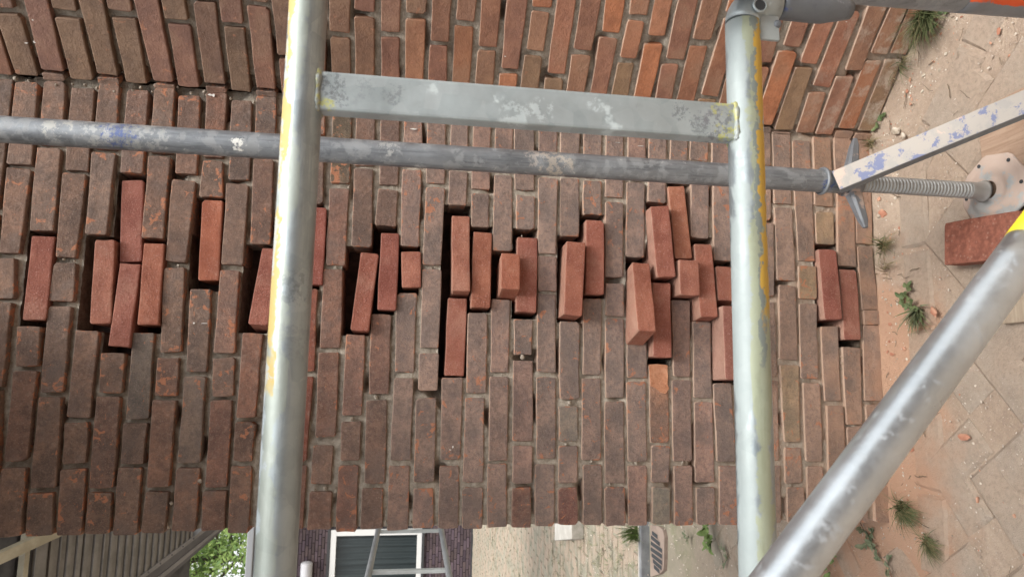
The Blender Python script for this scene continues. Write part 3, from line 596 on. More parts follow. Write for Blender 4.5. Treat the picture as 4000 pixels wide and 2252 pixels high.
for c_, x_, y_, a_ in lump:
    ccen = main_pt(*cp(c_, x_, y_)); off_ = Vector((fr_.random()*9, fr_.random()*9, 0)); b0_ = len(V); k_ = 1.72/FPX/BS
    for p in iv_:
        q = p*(1+.55*noise.noise(p*1.7+off_)+.25*noise.noise(p*4+off_)); V.append(ccen + Vector((q.x*a_*.5*k_, q.y*.005+.003, q.z*a_*.42*k_)))
    F += [tuple(i+b0_ for i in t) for t in if_]
tag(pobj('mortar_lumps', V, F, MAT_MORTAR, wall), kind='stuff')

# slots left open round the loose bricks: (x_left, x_right, z_mid)
slots = []
for k, lst in ends.items():
    lst.sort(key=lambda e: -e[0])
    for j, e in enumerate(lst):
        if e[2] == 'n':
            up = lst[j-1]; dn = lst[j+1] if j+1 < len(lst) else lst[j]
            xr = up[1] if up[2] == 'o' else up[1]; xl = dn[0] if dn[2] == 'o' else e[1]
            zc = Z0 - k*CH
            slots.append((min(xl, e[1])-0.002, max(xr, e[0])+0.002, zc))
def in_slot(x, z):
    for a, b, zc in slots:
        if a < x < b and abs(z-zc) < CH*0.5+0.004: return True
    return False

def mortar_sheet(name, length, ztop, orig, ax, nin, mat, parent, holes, base, amp, seed, step=0.0068):
    nx = int(length/step); nz = int(ztop/step)
    V = []; idx = {}
    F = []
    hole = np.zeros((nx, nz), bool)
    if holes:
        for a in range(nx):
            for b in range(nz):
                if in_slot(orig.x+(a+.5)*step, (b+.5)*step): hole[a, b] = True
    def vid(a, b):
        if (a, b) in idx: return idx[(a, b)]
        x = a*step; z = b*step
        q = Vector((x*1.0+seed, z, 0))
        d = base + amp*noise.noise(q*38) + amp*1.0*noise.noise(q*110)
        big = noise.noise(q*13+Vector((5, 3, 1)))
        if big > 0.25: d += (big-0.25)*0.09
        hi = min(1, max(0, (z-1.35)/0.5)); 
        if holes: d += 0.012*hi + (0.010*hi if x > FX-EX-0.05 and noise.noise(q*9) > 0.1 else 0)
        else: d += 0.010*hi + (0.012*hi if x < 0.05 else 0)
        if not holes and x < 0.03: d += 0.01
        p = orig + ax*x + ZAX*z + nin*max(0.002, d)
        idx[(a, b)] = len(V); V.append(p); return idx[(a, b)]
    for a in range(nx):
        for b in range(nz):
            if hole[a, b]: continue
            F.append((vid(a, b), vid(a+1, b), vid(a+1, b+1), vid(a, b+1)))
    # the cut sides of the slots run back into the wall
    back = {}
    def bid(a, b):
        if (a, b) not in back:
            v = vid(a, b); back[(a, b)] = len(V); V.append(V[v] + nin*0.09)
        return back[(a, b)]
    if holes:
        for a in range(nx):
            for b in range(nz):
                if not hole[a, b]: continue
                for (da, db, e1, e2) in ((-1,0,(0,0),(0,1)), (1,0,(1,1),(1,0)), (0,-1,(1,0),(0,0)), (0,1,(0,1),(1,1))):
                    A, B = a+da, b+db
                    if 0 <= A < nx and 0 <= B < nz and not hole[A, B]:
                        p = (a+e1[0], b+e1[1]); q = (a+e2[0], b+e2[1])
                        F.append((vid(*p), vid(*q), bid(*q), bid(*p)))
    o = pobj(name, V, F, mat, parent, smooth=True); tag(o, kind='stuff'); return o
mortar_sheet('mortar', FX-EX+0.012, 2.82, Vector((EX+0.006, 0, 0)), XAX, YAX, MAT_MORTAR, wall, True, 0.0075, 0.0045, 0.0)
mortar_sheet('mortar', 0.87, 2.82, FOLD - WAX*0.004, WAX, WN, MAT_MORTAR_W, wing, False, 0.0068, 0.0030, 40.0)
# solid inside of the wall
box('wall_core', (EX+0.02, 0.100, 0), (FX-EX+0.2, 0, 0), (0, 0.16, 0), (0, 0, 2.82), MAT_CORE, wall)
a = FOLD + WN*0.100 + WAX*0.0
box('wall_core', a, WAX*0.87, WN*0.16, (0, 0, 2.82), MAT_CORE, wing)
# gable side of the wall, seen only from the left: return brickwork
side = []
for q in range(-8, 37):
    z = Z0-q*CH; y = 0.0 if q % 2 else 0.112; first = 0.1 if q % 2 == 0 else 0.205
    y = 0.112
    while y < 0.42:
        side.append(prism(Vector((EX, y+first, z)), Vector((EX, y, z)), ZAX, .05, .05, XAX, .09, rng)); y += first+.011; first = .205
joined('return_brickwork', side, MAT_OLD, wall, (0.17,0.11,0.085))
box('mortar_bed', (EX+0.010, 0.02, 0), (0.05, 0, 0), (0, 0.42, 0), (0, 0, 2.8), MAT_MORTAR, wall)

# ---------------------------------------------------------------- the loose new bricks
NEW = {  # (course, index): (protrusion at the right-hand end, at the left-hand end, depth, colour, label)
 (1,2): (.002,.004,.1,(0.235,0.075,0.055),'dark red loose brick highest in the wall, alone between two olive-brown courses'),
 (3,2): (.004,.010,.1,(0.33,0.125,0.085),'wider red loose brick beginning the upper group of four, with an olive brick above it'),
 (4,1): (-.012,-.010,.1,(0.27,0.095,0.075),'recessed dull red loose brick just under the upright scaffold tube, its top corner in shadow'),
 (4,2): (.004,.010,.1,(0.29,0.105,0.080),'loose brick reaching farthest left in the upper group of four red bricks'),
 (5,2): (.006,.012,.1,(0.34,0.115,0.070),'orange-red loose brick lowest in the upper group, next to a dark grey old brick'),
 (7,2): (-.002,-.004,.1,(0.40,0.120,0.065),'bright orange-red loose brick standing alone in its slot above the yellow-edged rail'),
 (9,2): (.000,.035,.1,(0.30,0.100,0.075),'tilted loose brick half hidden just above the yellow-edged rail'),
 (11,2): (.002,.002,.1,(0.30,0.085,0.068),'dark crimson loose brick half hidden just below the yellow-edged rail'),
 (13,2): (.004,.020,.1,(0.32,0.105,0.072),'slanting loose brick leaning in a wide black gap below the yellow-edged rail'),
 (14,2): (.002,.010,.1,(0.26,0.078,0.060),'dark maroon loose brick between the slanting brick and the small half brick'),
 (15,2): (.004,.006,.1,(0.38,0.140,0.095),'small orange-red half brick beside the dark maroon loose brick'),
 (17,2): (.000,.026,.1,(0.38,0.150,0.100),'pale orange-red loose brick beside the tall black slot, nearer to the upright tube'),
 (17,3): (-.006,-.004,.1,(0.36,0.130,0.090),'loose brick at the left end of the tall black slot, ending against an old brick'),
 (18,2): (.000,.015,.1,(0.37,0.135,0.080),'upright-edged loose brick next to the tall black slot and above the chipped half brick'),
 (19,2): (.028,.055,.1,(0.40,0.130,0.075),'bright chipped half brick sticking out skewed from the middle of the crack'),
 (20,2): (.002,.014,.1,(0.29,0.095,0.070),'loose brick just below the chipped skewed half brick, its end face lit'),
 (22,2): (.038,.055,.1,(0.33,0.110,0.070),'loose brick with a purple top face standing out beside a black gap in mid wall'),
 (23,2): (.014,.018,.1,(0.35,0.115,0.080),'flat-fronted loose brick tucked right under the one with a purple top face'),
 (25,2): (.032,.095,.1,(0.34,0.115,0.072),'loose brick turned farthest out of the wall with its broad end face showing'),
 (26,1): (.034,.044,.1,(0.33,0.110,0.078),'big loose brick standing out beside the pale orange loose brick in the lower crack'),
 (26,2): (.022,.028,.1,(0.34,0.115,0.082),'loose brick under the one turned farthest out, ending above a broken orange face'),
 (27,1): (.004,.018,.1,(0.46,0.180,0.105),'pale orange loose brick highest at the right, leaning across two courses'),
 (27,2): (.048,.050,.1,(0.35,0.130,0.090),'protruding half brick just below the pale orange loose brick'),
 (28,2): (.012,.045,.1,(0.35,0.120,0.080),'loose brick fanning outward below the protruding half brick'),
 (29,2): (.014,.032,.1,(0.37,0.140,0.095),'half brick partly behind the lower white and yellow rail'),
 (29,3): (.060,.070,.1,(0.27,0.110,0.090),'purplish pink loose brick jutting out beside the lower white and yellow rail'),
 (34,2): (.010,.018,.1,(0.25,0.070,0.055),'dark red sparkling loose brick in the second lowest course of the repair'),
 (35,2): (.004,.008,.1,(0.26,0.080,0.062),'dark red loose brick lowest in the wall, just above the dusty foot course'),
}
for (k, i, l1, r1, y1, l2, r2, y2) in loose:
    p1, p2, dep, col, lab = NEW[(k, i)]
    A, B = at_y(l1, y1, -p1), at_y(r1, y1, -p1); C_, D = at_y(l2, y2, -p2), at_y(r2, y2, -p2)
    E1 = (A+B)/2; E2 = (C_+D)/2
    ax = (E1-E2).normalized(); n = (YAX - ax*YAX.dot(ax)).normalized(); u = ax.cross(n); u = u if u.z > 0 else -u
    h1 = (A-B).length; h2 = (C_-D).length; h1 = h2 = min(0.056, (h1+h2)/2*0.995)
    r_ = random.Random(k*10+i)
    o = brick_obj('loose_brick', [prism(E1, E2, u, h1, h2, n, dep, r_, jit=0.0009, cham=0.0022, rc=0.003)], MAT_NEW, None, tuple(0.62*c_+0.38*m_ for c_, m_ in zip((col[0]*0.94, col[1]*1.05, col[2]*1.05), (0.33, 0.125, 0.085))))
    tag(o, lab, 'brick', 'new loose bricks in the crack')

# ---------------------------------------------------------------- ground
def ground_material():
    s = NT('dusty_sand'); v = s.coords(False); nz, pos, wp = geo_nz(s)
    n = s.noise(wp, 6, 6, 0.65); n2 = s.noise(wp, 55, 5, 0.7); n3 = s.noise(wp, 230, 3, 0.7)
    c = s.mix(s.ramp(n, 0.3, 0.7), (0.325,0.248,0.185), (0.41,0.325,0.25))
    c = s.mix(s.ramp(n2, 0.42, 0.66, 0, 0.45), c, (0.25,0.19,0.15))
    c = s.mix(s.ramp(n3, 0.60, 0.70, 0, 0.6), c, (0.56,0.50,0.43))
    # farther out: pale weathered paving with moss
    far = s.lin(pos[1], 0.9, 2.0)
    c = s.mix(far, c, s.mix(s.ramp(s.noise(wp, 4, 6, 0.7), 0.35, 0.65), (0.27,0.25,0.19), (0.20,0.19,0.145)))
    c = s.mix(s.math('MULTIPLY', s.ramp(s.noise(wp, 2.2, 6, 0.75), 0.50, 0.62, 0, 0.65), far), c, (0.17,0.19,0.09))
    # brick dust lying along the foot of the wall
    q = s.math('ADD', s.math('MULTIPLY', s.lin(pos[1], -0.36, -0.10, 0.0, 1.0), s.lin(pos[0], 0.50, 0.15, 0.0, 1.0)), s.math('MULTIPLY', s.math('SUBTRACT', s.noise(wp, 7, 6, 0.65), 0.5), 1.6))
    q = s.math('MULTIPLY', q, s.lin(pos[1], 0.25, 0.6, 1.0, 0.0))
    c = s.mix(s.ramp(q, 0.35, 1.0, 0, 0.8), c, (0.41,0.24,0.155))
    nr = s.bump(s.math('ADD', n2, s.math('MULTIPLY', n3, 0.6)), 0.8, 0.006)
    return s.fin(c, 0.95, 0, nr, 0.2)
MAT_SAND = ground_material()
def paver_material():
    s = NT('dusty_concrete_paver'); v = s.coords(); nz, pos, wp = geo_nz(s)
    n = s.noise(v, 12, 5, 0.65); n2 = s.noise(wp, 90, 5, 0.7); n3 = s.noise(wp, 330, 3, 0.7)
    c = s.mix(s.ramp(n, 0.3, 0.7), (0.29,0.235,0.185), (0.365,0.305,0.245))
    c = s.mix(s.ramp(n2, 0.5, 0.68, 0, 0.4), c, (0.24,0.19,0.155))
    c = s.mix(s.ramp(n3, 0.60, 0.70, 0, 0.7), c, (0.58,0.53,0.46))
    far = s.lin(pos[1], 0.6, 1.6); c = s.mix(far, c, s.mix(s.ramp(n, .3, .7), (0.22,0.205,0.155), (0.30,0.28,0.22)))
    q = s.math('ADD', s.math('MULTIPLY', s.lin(pos[1], -0.36, -0.10, 0.0, 1.0), s.lin(pos[0], 0.50, 0.15, 0.0, 1.0)), s.math('MULTIPLY', s.math('SUBTRACT', s.noise(wp, 7, 6, 0.65), 0.5), 1.6))
    q = s.math('MULTIPLY', q, s.lin(pos[1], 0.25, 0.6, 1.0, 0.0))
    c = s.mix(s.ramp(q, 0.35, 1.0, 0, 0.8), c, (0.41,0.24,0.155))
    pn = s.noise(wp, 5, 5, 0.6); c = s.mix(s.ramp(pn, 0.38, 0.6, 0, 0.85), c, s.mix(s.ramp(n2, 0.4, 0.65), (0.375,0.293,0.225), (0.30,0.235,0.18)))
    nr = s.bump(s.math('ADD', n2, s.math('MULTIPLY', n3, 0.7)), 0.7, 0.005)
    return s.fin(c, 0.93, 0, nr, 0.2)
MAT_PAVER = paver_material()
bm = bmesh.new(); bmesh.ops.create_grid(bm, x_segments=120, y_segments=120, size=60)
g_o = obj('ground', bm, MAT_SAND, None, (0, 0, -0.016)); tag(g_o, kind='structure')
# dusty soil between the wall and the paving, with real relief, sloping up to the bricks
def soil(name, x0, x1, y0, y1, zf, step, mat):
    nx = int((x1-x0)/step)+1; ny = int((y1-y0)/step)+1; V = []; F = []
    for i in range(nx):
        for j in range(ny):
            x = x0+i*step; y = y0+j*step; V.append((x, y, zf(x, y)))
    for i in range(nx-1):
        for j in range(ny-1):
            a = i*ny+j; F.append((a, a+ny, a+ny+1, a+1))
    return pobj(name, V, F, mat, None, smooth=True)
def fbm(x, y, f, o=3): return noise.fractal(Vector((x*f, y*f, 3.3)), 1.0, 2.0, o)
def wall_dist(x, y):
    """distance in front of the wall foot (negative = inside)"""
    d1 = -y if x > EX else math.hypot(x-EX, max(0, -y)) if y < 0 else EX-x
    d2 = -((Vector((x, y, 0))-FOLD).dot(WN))
    if x < EX: return max(0.0, d1)
    return min(d1, d2)
def soil_z(x, y):
    d = wall_dist(x, y)
    z = -0.0110 + 0.0030*fbm(x, y, 6) + 0.0016*fbm(x, y, 40)
    if d < 0.12: z += 0.036*(1-max(0, d)/0.12)**1.6
    if x < EX+0.05 and y > -0.1: z += 0.004
    return z
tag(soil('dusty_soil', -1.0, 1.45, -0.86, 1.2, soil_z, 0.0085, MAT_SAND), kind='structure')

# paving: herringbone pavers, each one a brick of its own, tops just above the soil
pav = tag(empty('pavement', (0, -0.4, 0)), kind='structure')
PL, PW, PH = 0.205, 0.101, 0.06
def paver_mesh(seed, L=PL, W=PW):
    r = random.Random(seed); bm = bmesh.new()
    def q(z, ins): 
        return [bm.verts.new((sx*(L/2-ins)+r.uniform(-.0012,.0012), sy*(W/2-ins)+r.uniform(-.0012,.0012), z)) for sx, sy in ((-1,-1),(1,-1),(1,1),(-1,1))]
    a = q(-PH, 0); b = q(-0.007, 0.0005); c = q(0.0, 0.009)
    for u_, v_ in ((a, b), (b, c)):
        for k in range(4): bm.faces.new((u_[k], u_[(k+1)%4], v_[(k+1)%4], v_[k]))
    bm.faces.new(c); m = bpy.data.meshes.new('paver'); bm.to_mesh(m); bm.free(); m.materials.append(MAT_PAVER); return m
pms = [paver_mesh(q) for q in range(6)]
A45 = math.radians(40); org = Vector(at_z(3872, 1521)); cnt = 0
cells = []
U0 = 0.1045
for i in range(-60, 60):
    for j in range(-60, 60):
        m4 = (i - j) % 4
        if m4 == 0: cx, cy, rot = (i+1.0)*U0, (j+0.5)*U0, 0
        elif m4 == 2: cx, cy, rot = (i+0.5)*U0, (j+1.0)*U0, PI/2
        else: continue
        x = org.x + cx*math.cos(A45) - cy*math.sin(A45); y = org.y + cx*math.sin(A45) + cy*math.cos(A45)
        cells.append((x, y, rot+A45))
cells.sort(key=lambda t: math.hypot(t[0]-0.3, t[1]+0.25))
for x, y, rot in cells:
    if not (-1.0 < x < 1.5 and -0.98 < y < 1.25): continue
    d = wall_dist(x, y)
    if d < 0.20 and x > EX-0.1: continue
    if y > 0 and EX-0.12 < x: continue
    if cnt >= 290: break
    o = bpy.data.objects.new('paver', pms[cnt % 6]); COL.objects.link(o); o.parent = pav
    o.location = Vector((x, y, RNG.uniform(-0.004, 0.0))) - pav.location; o.rotation_euler = (RNG.uniform(-.010,.010), RNG.uniform(-.010,.010), rot+RNG.uniform(-.012,.012)); cnt += 1
# the edging course that runs beside the wall foot
for q in range(9):
    x = -0.40 + q*0.215
    if x > 0.58: break
    o = bpy.data.objects.new('edging_paver', pms[q % 6]); COL.objects.link(o); o.parent = pav
    o.location = Vector((x, -0.118, -0.003+RNG.uniform(-.002,.002))) - pav.location; o.rotation_euler = (0.02, 0, RNG.uniform(-.01,.01))
for q in range(5):
    p = FOLD - WN*0.15 + WAX*(0.02+q*0.215) + Vector((-0.03, 0, 0))
    o = bpy.data.objects.new('edging_paver', pms[(q+3) % 6]); COL.objects.link(o); o.parent = pav
    o.location = Vector((p.x, p.y, -0.003)) - pav.location; o.rotation_euler = (0.0, 0, -WA+RNG.uniform(-.01,.01))
# far paving (rows running away from the wall), joined
bm = bmesh.new(); r_ = random.Random(5)
def far_paver(bm, x, y, L, W, rot, z):
    c, s_ = math.cos(rot), math.sin(rot)
    def v(a, b, zz): return bm.verts.new((x+a*c-b*s_, y+a*s_+b*c, zz))
    lo = [v(a*L/2, b*W/2, z-0.02) for a, b in ((-1,-1),(1,-1),(1,1),(-1,1))]; hi = [v(a*(L/2-.006), b*(W/2-.006), z) for a, b in ((-1,-1),(1,-1),(1,1),(-1,1))]
    for k in range(4): bm.faces.new((lo[k], lo[(k+1)%4], hi[(k+1)%4], hi[k]))
    bm.faces.new(hi)
for i in range(0, 110):
    for j in range(-60, 20):
        y = 2.13 + i*0.105; x = j*0.21 + (0.105 if i % 2 else 0)
        if abs(x) > 9 or x > 2: continue
        far_paver(bm, x, y, .203, .098, r_.uniform(-.02,.02), r_.uniform(-.014, -0.004))
fp = obj('far_pavers', bm, MAT_PAVER); fp.parent = pav; fp.location = -pav.location; tag(fp, kind='stuff')

# gravel, grit and chips of brick
def stones(name, n, region, smin, smax, mat, seed, zoff=0.0, flat=0.6):
    r = random.Random(seed); V = []; F = []
    ico = bmesh.new(); bmesh.ops.create_icosphere(ico, subdivisions=1, radius=1); ico.verts.ensure_lookup_table()
    iv = [v.co.copy() for v in ico.verts]; jf = [tuple(v.index for v in f.verts) for f in ico.faces]; ico.free()
    c = 0
    while c < n:
        x, y = region(r)
        if x is None: continue
        s_ = smin*(smax/smin)**(r.random()**2.2); R = Matrix.Rotation(r.uniform(0, 6.3), 3, 'Z') @ Matrix.Rotation(r.uniform(0, 6.3), 3, 'X')
        b = len(V); ex = Vector((r.uniform(.7,1.4), r.uniform(.6,1.1), r.uniform(.4,.8)))
        z = soil_z(x, y) if (-1 < x < 1.45 and -0.86 < y < 1.2) else -0.012
        z = max(z, -0.004 if wall_dist(x, y) > .2 else z)
        for p in iv:
            q = Vector((p.x*ex.x, p.y*ex.y, p.z*ex.z))*(1+r.uniform(-.22,.22)); q = R @ q; q.z *= flat
            V.append(Vector((x, y, z+s_*0.25+zoff)) + q*s_)
        F += [tuple(i+b for i in t) for t in jf]; c += 1
    o = pobj(name, V, F, mat, None); tag(o, kind='stuff'); return o
def reg_near(r):
    x = r.uniform(-1.0, 1.35); y = r.uniform(-0.75, 1.0)
    if wall_dist(x, y) < 0.012 or (x > EX and y > -0.01): return None, None
    return x, y
def reg_foot(r):
    if r.random() < .6:
        x = r.uniform(-0.45, 0.72); y = -abs(r.gauss(0.035, 0.05))-0.012
    else:
        p = FOLD + WAX*r.uniform(0, .7) - WN*(abs(r.gauss(0.04, .06))+.012); x, y = p.x, p.y
    if wall_dist(x, y) < 0.01: return None, None
    return x, y
s = NT('pale_grit'); v = s.coords(False); MAT_GRIT = s.fin(s.mix(s.ramp(s.noise(v, 25, 3), .4, .6), (0.30,0.24,0.19), (0.55,0.48,0.40)), 0.9)
s = NT('brick_chips'); v = s.coords(False); MAT_CHIP = s.fin(s.mix(s.ramp(s.noise(v, 18, 3), .4, .6), (0.36,0.16,0.10), (0.48,0.27,0.18)), 0.9)
s = NT('fallen_mortar'); v = s.coords(False); MAT_CRUMB = s.fin(s.mix(s.ramp(s.noise(v, 25, 3), .4, .6), (0.36,0.30,0.23), (0.60,0.54,0.45)), 0.9)
tag(stones('sand_grit', 6500, reg_near, 0.0009, 0.0042, MAT_GRIT, 1), kind='stuff')
stones('brick_crumbs', 130, reg_near, 0.0020, 0.0085, MAT_CHIP, 2)
stones('brick_crumbs', 170, reg_foot, 0.002, 0.0095, MAT_CHIP, 3)
stones('mortar_crumbs', 200, reg_foot, 0.002, 0.0075, MAT_CRUMB, 4)
def reg_mid(r):
    x = r.uniform(-2.6, -0.4); y = r.uniform(0.2, 3.6); return x, y
stones('sand_grit', 5000, reg_mid, 0.0025, 0.0075, MAT_GRIT, 9)
# single stones one can pick out
def stone(px, py, size, mat, label, cat='stone', elong=1.4, name='stone', rot=0.0):
    p = at_z(px, py, 0.002); bm = bmesh.new(); bmesh.ops.create_icosphere(bm, subdivisions=2, radius=1)
    r = random.Random(int(px)); off = Vector((r.random()*9, 1, 2))
    for v in bm.verts:
        k = 1 + 0.35*noise.noise(v.co*1.2+off); v.co = Vector((v.co.x*elong, v.co.y*0.9, v.co.z*0.6))*k*size
    o = obj(name, bm, mat, None, (p.x, p.y, 0.004+size*0.25)); o.rotation_euler = (0, 0, rot); tag(o, label, cat); return o
stone(3452, 432, 0.0085, MAT_CRUMB, 'small white angular stone beside the clover below the angled wall', rot=.4)
stone(3507, 512, 0.011, MAT_CRUMB, 'largest pale pebble between the weeds and the flat white-blue brace', rot=1.0)
stone(3532, 530, 0.0075, MAT_CRUMB, 'flat pale pebble touching the largest pale pebble', rot=.3)
stone(3588, 244, 0.0105, MAT_CHIP, 'orange brick chip on the sand below the first grass tuft', 'brick chip', 1.2, 'brick_chip', 1.2)
stone(3545, 172, 0.0095, MAT_CHIP, 'orange brick chip lying nearest the angled wall above the weeds', 'brick chip', 1.5, 'brick_chip', .2)
stone(3653, 1218, 0.0095, MAT_CHIP, 'salmon brick chip beside the thick diagonal tube', 'brick chip', 1.5, 'brick_chip', .6)
stone(3771, 1705, 0.0095, MAT_CHIP, 'long red brick chip lying on a paver joint', 'brick chip', 2.0, 'brick_chip', 1.5)
stone(3448, 832, 0.017, MAT_CHIP, 'big broken brick flake by the threaded jack rod', 'brick chip', 1.5, 'brick_chip', 1.0)
# ---------------------------------------------------------------- scaffold metals
YEL = (0.72, 0.52, 0.06); YG = (0.62, 0.66, 0.22)
GALV = metal_material('galvanised_rail', (0.30,0.345,0.355), 0.75, 0.47, streak=(7, 70, 70), dark=(0.20,0.225,0.235), paint=[((0.40,0.43,0.30), 9, 0.50, (0.84, 0.16), 0.30), ((0.50,0.37,0.11), 13, 0.49, (0.905, 0.115), 0.9, 0.08), ((0.40,0.45,0.47), 22, 0.60, (0.92, 0.12), 0.8)],
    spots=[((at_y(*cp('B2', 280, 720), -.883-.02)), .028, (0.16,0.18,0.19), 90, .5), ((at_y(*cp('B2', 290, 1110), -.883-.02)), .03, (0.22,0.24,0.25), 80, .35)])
GALVB = metal_material('painted_rail', (0.28,0.325,0.34), 0.72, 0.48, streak=(7, 70, 70), dark=(0.19,0.215,0.225), paint=[((0.33,0.375,0.365), 5, 0.46, (0.90, 0.24), 0.7), ((0.34,0.36,0.18), 10, 0.47, (0.73, 0.13), 0.55), ((0.16,0.19,0.20), 34, 0.47, (0.72, 0.06), 0.75, 0.1), ((0.52,0.32,0.05), 30, 0.47, (0.655, 0.10), 1.0, 0.16)])
BRIGHT = metal_material('bright_galvanised', (0.50,0.545,0.575), 0.85, 0.36, grime=0.15, dark=(0.18,0.205,0.225), paint=[((0.38,0.41,0.43), 60, 0.58, None, 0.25)])
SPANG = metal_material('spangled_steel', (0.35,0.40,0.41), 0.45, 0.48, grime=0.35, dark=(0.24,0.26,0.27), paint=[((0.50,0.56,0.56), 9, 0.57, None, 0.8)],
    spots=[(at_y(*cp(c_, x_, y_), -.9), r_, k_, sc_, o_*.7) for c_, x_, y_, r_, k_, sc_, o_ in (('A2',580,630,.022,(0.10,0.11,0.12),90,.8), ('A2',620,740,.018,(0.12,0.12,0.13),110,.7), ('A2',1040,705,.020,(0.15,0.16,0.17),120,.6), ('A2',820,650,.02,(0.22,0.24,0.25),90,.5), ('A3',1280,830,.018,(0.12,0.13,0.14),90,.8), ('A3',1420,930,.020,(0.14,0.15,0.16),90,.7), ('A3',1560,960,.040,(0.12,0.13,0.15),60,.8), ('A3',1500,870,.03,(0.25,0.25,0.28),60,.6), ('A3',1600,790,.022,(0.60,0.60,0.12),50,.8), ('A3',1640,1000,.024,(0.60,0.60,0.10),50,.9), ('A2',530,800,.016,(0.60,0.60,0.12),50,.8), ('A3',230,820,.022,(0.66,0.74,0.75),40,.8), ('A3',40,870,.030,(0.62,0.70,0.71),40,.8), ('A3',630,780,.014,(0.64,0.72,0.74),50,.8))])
LEAD = metal_material('dull_grey_tube', (0.22,0.238,0.256), 0.55, 0.50, spangle=False, streak=(120, 120, 9), grime=0.5, dark=(0.09,0.10,0.115), paint=[((0.33,0.345,0.35), 30, 0.52, None, 0.45), ((0.46,0.47,0.46), 60, 0.64, None, 0.6)],
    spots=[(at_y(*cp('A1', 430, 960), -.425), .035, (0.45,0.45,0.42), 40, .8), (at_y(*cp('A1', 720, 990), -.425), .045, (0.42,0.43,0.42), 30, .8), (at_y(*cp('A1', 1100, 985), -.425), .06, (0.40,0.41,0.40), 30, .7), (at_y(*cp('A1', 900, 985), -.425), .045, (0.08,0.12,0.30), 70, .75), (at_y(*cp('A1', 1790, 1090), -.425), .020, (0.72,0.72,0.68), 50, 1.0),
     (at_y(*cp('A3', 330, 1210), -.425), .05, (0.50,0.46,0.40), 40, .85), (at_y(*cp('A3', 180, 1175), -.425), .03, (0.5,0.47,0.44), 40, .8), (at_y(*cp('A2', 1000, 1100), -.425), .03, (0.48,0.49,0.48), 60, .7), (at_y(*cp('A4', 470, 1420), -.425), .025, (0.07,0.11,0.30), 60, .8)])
BRACE = metal_material('paint_spattered_brace', (0.40,0.40,0.39), 0.3, 0.6, spangle=False, grime=0.3, paint=[((0.40,0.365,0.325), 10, 0.36, None, 0.95), ((0.34,0.33,0.31), 30, 0.52, None, 0.6), ((0.10,0.14,0.30), 38, 0.545, None, 0.75), ((0.62,0.45,0.36), 12, 0.60, None, 0.7)])
BRACE_D = metal_material('brace_edge', (0.20,0.215,0.23), 0.5, 0.55, spangle=False, grime=0.5, dark=(0.08,0.09,0.1), paint=[((0.50,0.50,0.46), 30, 0.66, None, 0.7)])
DARKM = metal_material('dark_coupling', (0.13,0.14,0.155), 0.5, 0.55, spangle=False, grime=0.6, dark=(0.09,0.095,0.11), paint=[((0.06,0.09,0.25), 22, 0.62, None, 0.8), ((0.35,0.36,0.38), 16, 0.6, None, 0.5)])
THREAD = metal_material('zinc_thread', (0.40,0.40,0.38), 0.55, 0.45, spangle=False, grime=0.7, dark=(0.16,0.15,0.13))
PLATE = metal_material('dusty_base_plate', (0.36,0.37,0.36), 0.25, 0.7, spangle=False, grime=0.4, dark=(0.2,0.2,0.2), paint=[((0.46,0.34,0.27), 9, 0.45, None, 0.8)])
NUTM = metal_material('cast_wing_nut', (0.17,0.18,0.195), 0.4, 0.6, spangle=False, grime=0.4, dark=(0.08,0.085,0.09), paint=[((0.50,0.36,0.28), 14, 0.55, None, 0.7)])
s = NT('weld'); v = s.coords(False); MAT_WELD = s.fin(s.mix(s.ramp(s.noise(v, 60, 4), .45, .6), (0.30,0.33,0.32), (0.40,0.39,0.17)), 0.5, 0.2, s.bump(s.noise(v, 140, 3), 0.8, 0.003))
s = NT('yellow_paint'); v = s.coords(False); MAT_YEL = s.fin(s.mix(s.ramp(s.noise(v, 30, 4), .4, .7), (0.78,0.60,0.03), (0.70,0.52,0.03)), 0.4, 0, s.bump(s.noise(v, 90, 3), 0.15, 0.001))
s = NT('orange_paint'); v = s.coords(False); MAT_ORA = s.fin(s.mix(s.ramp(s.noise(v, 24, 5, .7), .55, .66, 0, .8), (0.72,0.10,0.015), (0.45,0.20,0.11)), 0.5, 0, s.bump(s.noise(v, 90, 3), 0.15, 0.001))

R_T = 0.02415
YF = -0.883            # plane of the near frame
ZA, ZB, XB = 1.4915, 0.8895, 0.478
fr = tag(empty('scaffolding', (0.0, YF, ZB)), 'near scaffold frame of two painted round rails joined by a flat galvanised bar', 'scaffold frame', 'scaffold frames')
tube('rail', [(0.66, YF, ZA), (-1.25, YF, ZA)], R_T, GALV, fr)['label'] = 'grey rail with worn yellow paint along its upper side'
# lower rail with its rounded upper corner
cx = 0.527
pth = [(cx+0.006, YF, ZB-0.045), (cx+0.004, YF, ZB-0.028)]
for q in range(0, 7):
    t = q/6*PI/2; pth.append((cx-0.026+0.030*math.cos(t), YF, ZB-0.030+0.030*math.sin(t)))
pth.append((-1.25, YF, ZB))
pl = [Vector(p) for p in pth]
rail_b = tube('rail', [pl[k] for k in range(8, len(pl))], R_T, GALVB, fr, step=0.03)
rail_b['label'] = 'whitish rail with chipped yellow paint along its lower side'
# elbow built as a smooth bend
bend = tube('elbow', [Vector((cx-0.026+0.030*math.cos(t)+0.001, YF, ZB-0.030+0.030*math.sin(t))) for t in [PI/2*(1-q/8) for q in range(9)]] + [Vector((cx+0.005, YF, ZB-0.052))], R_T*1.004, SPANG, fr, inner=0.0, step=0.02, ref=Vector((0,-1,0)))
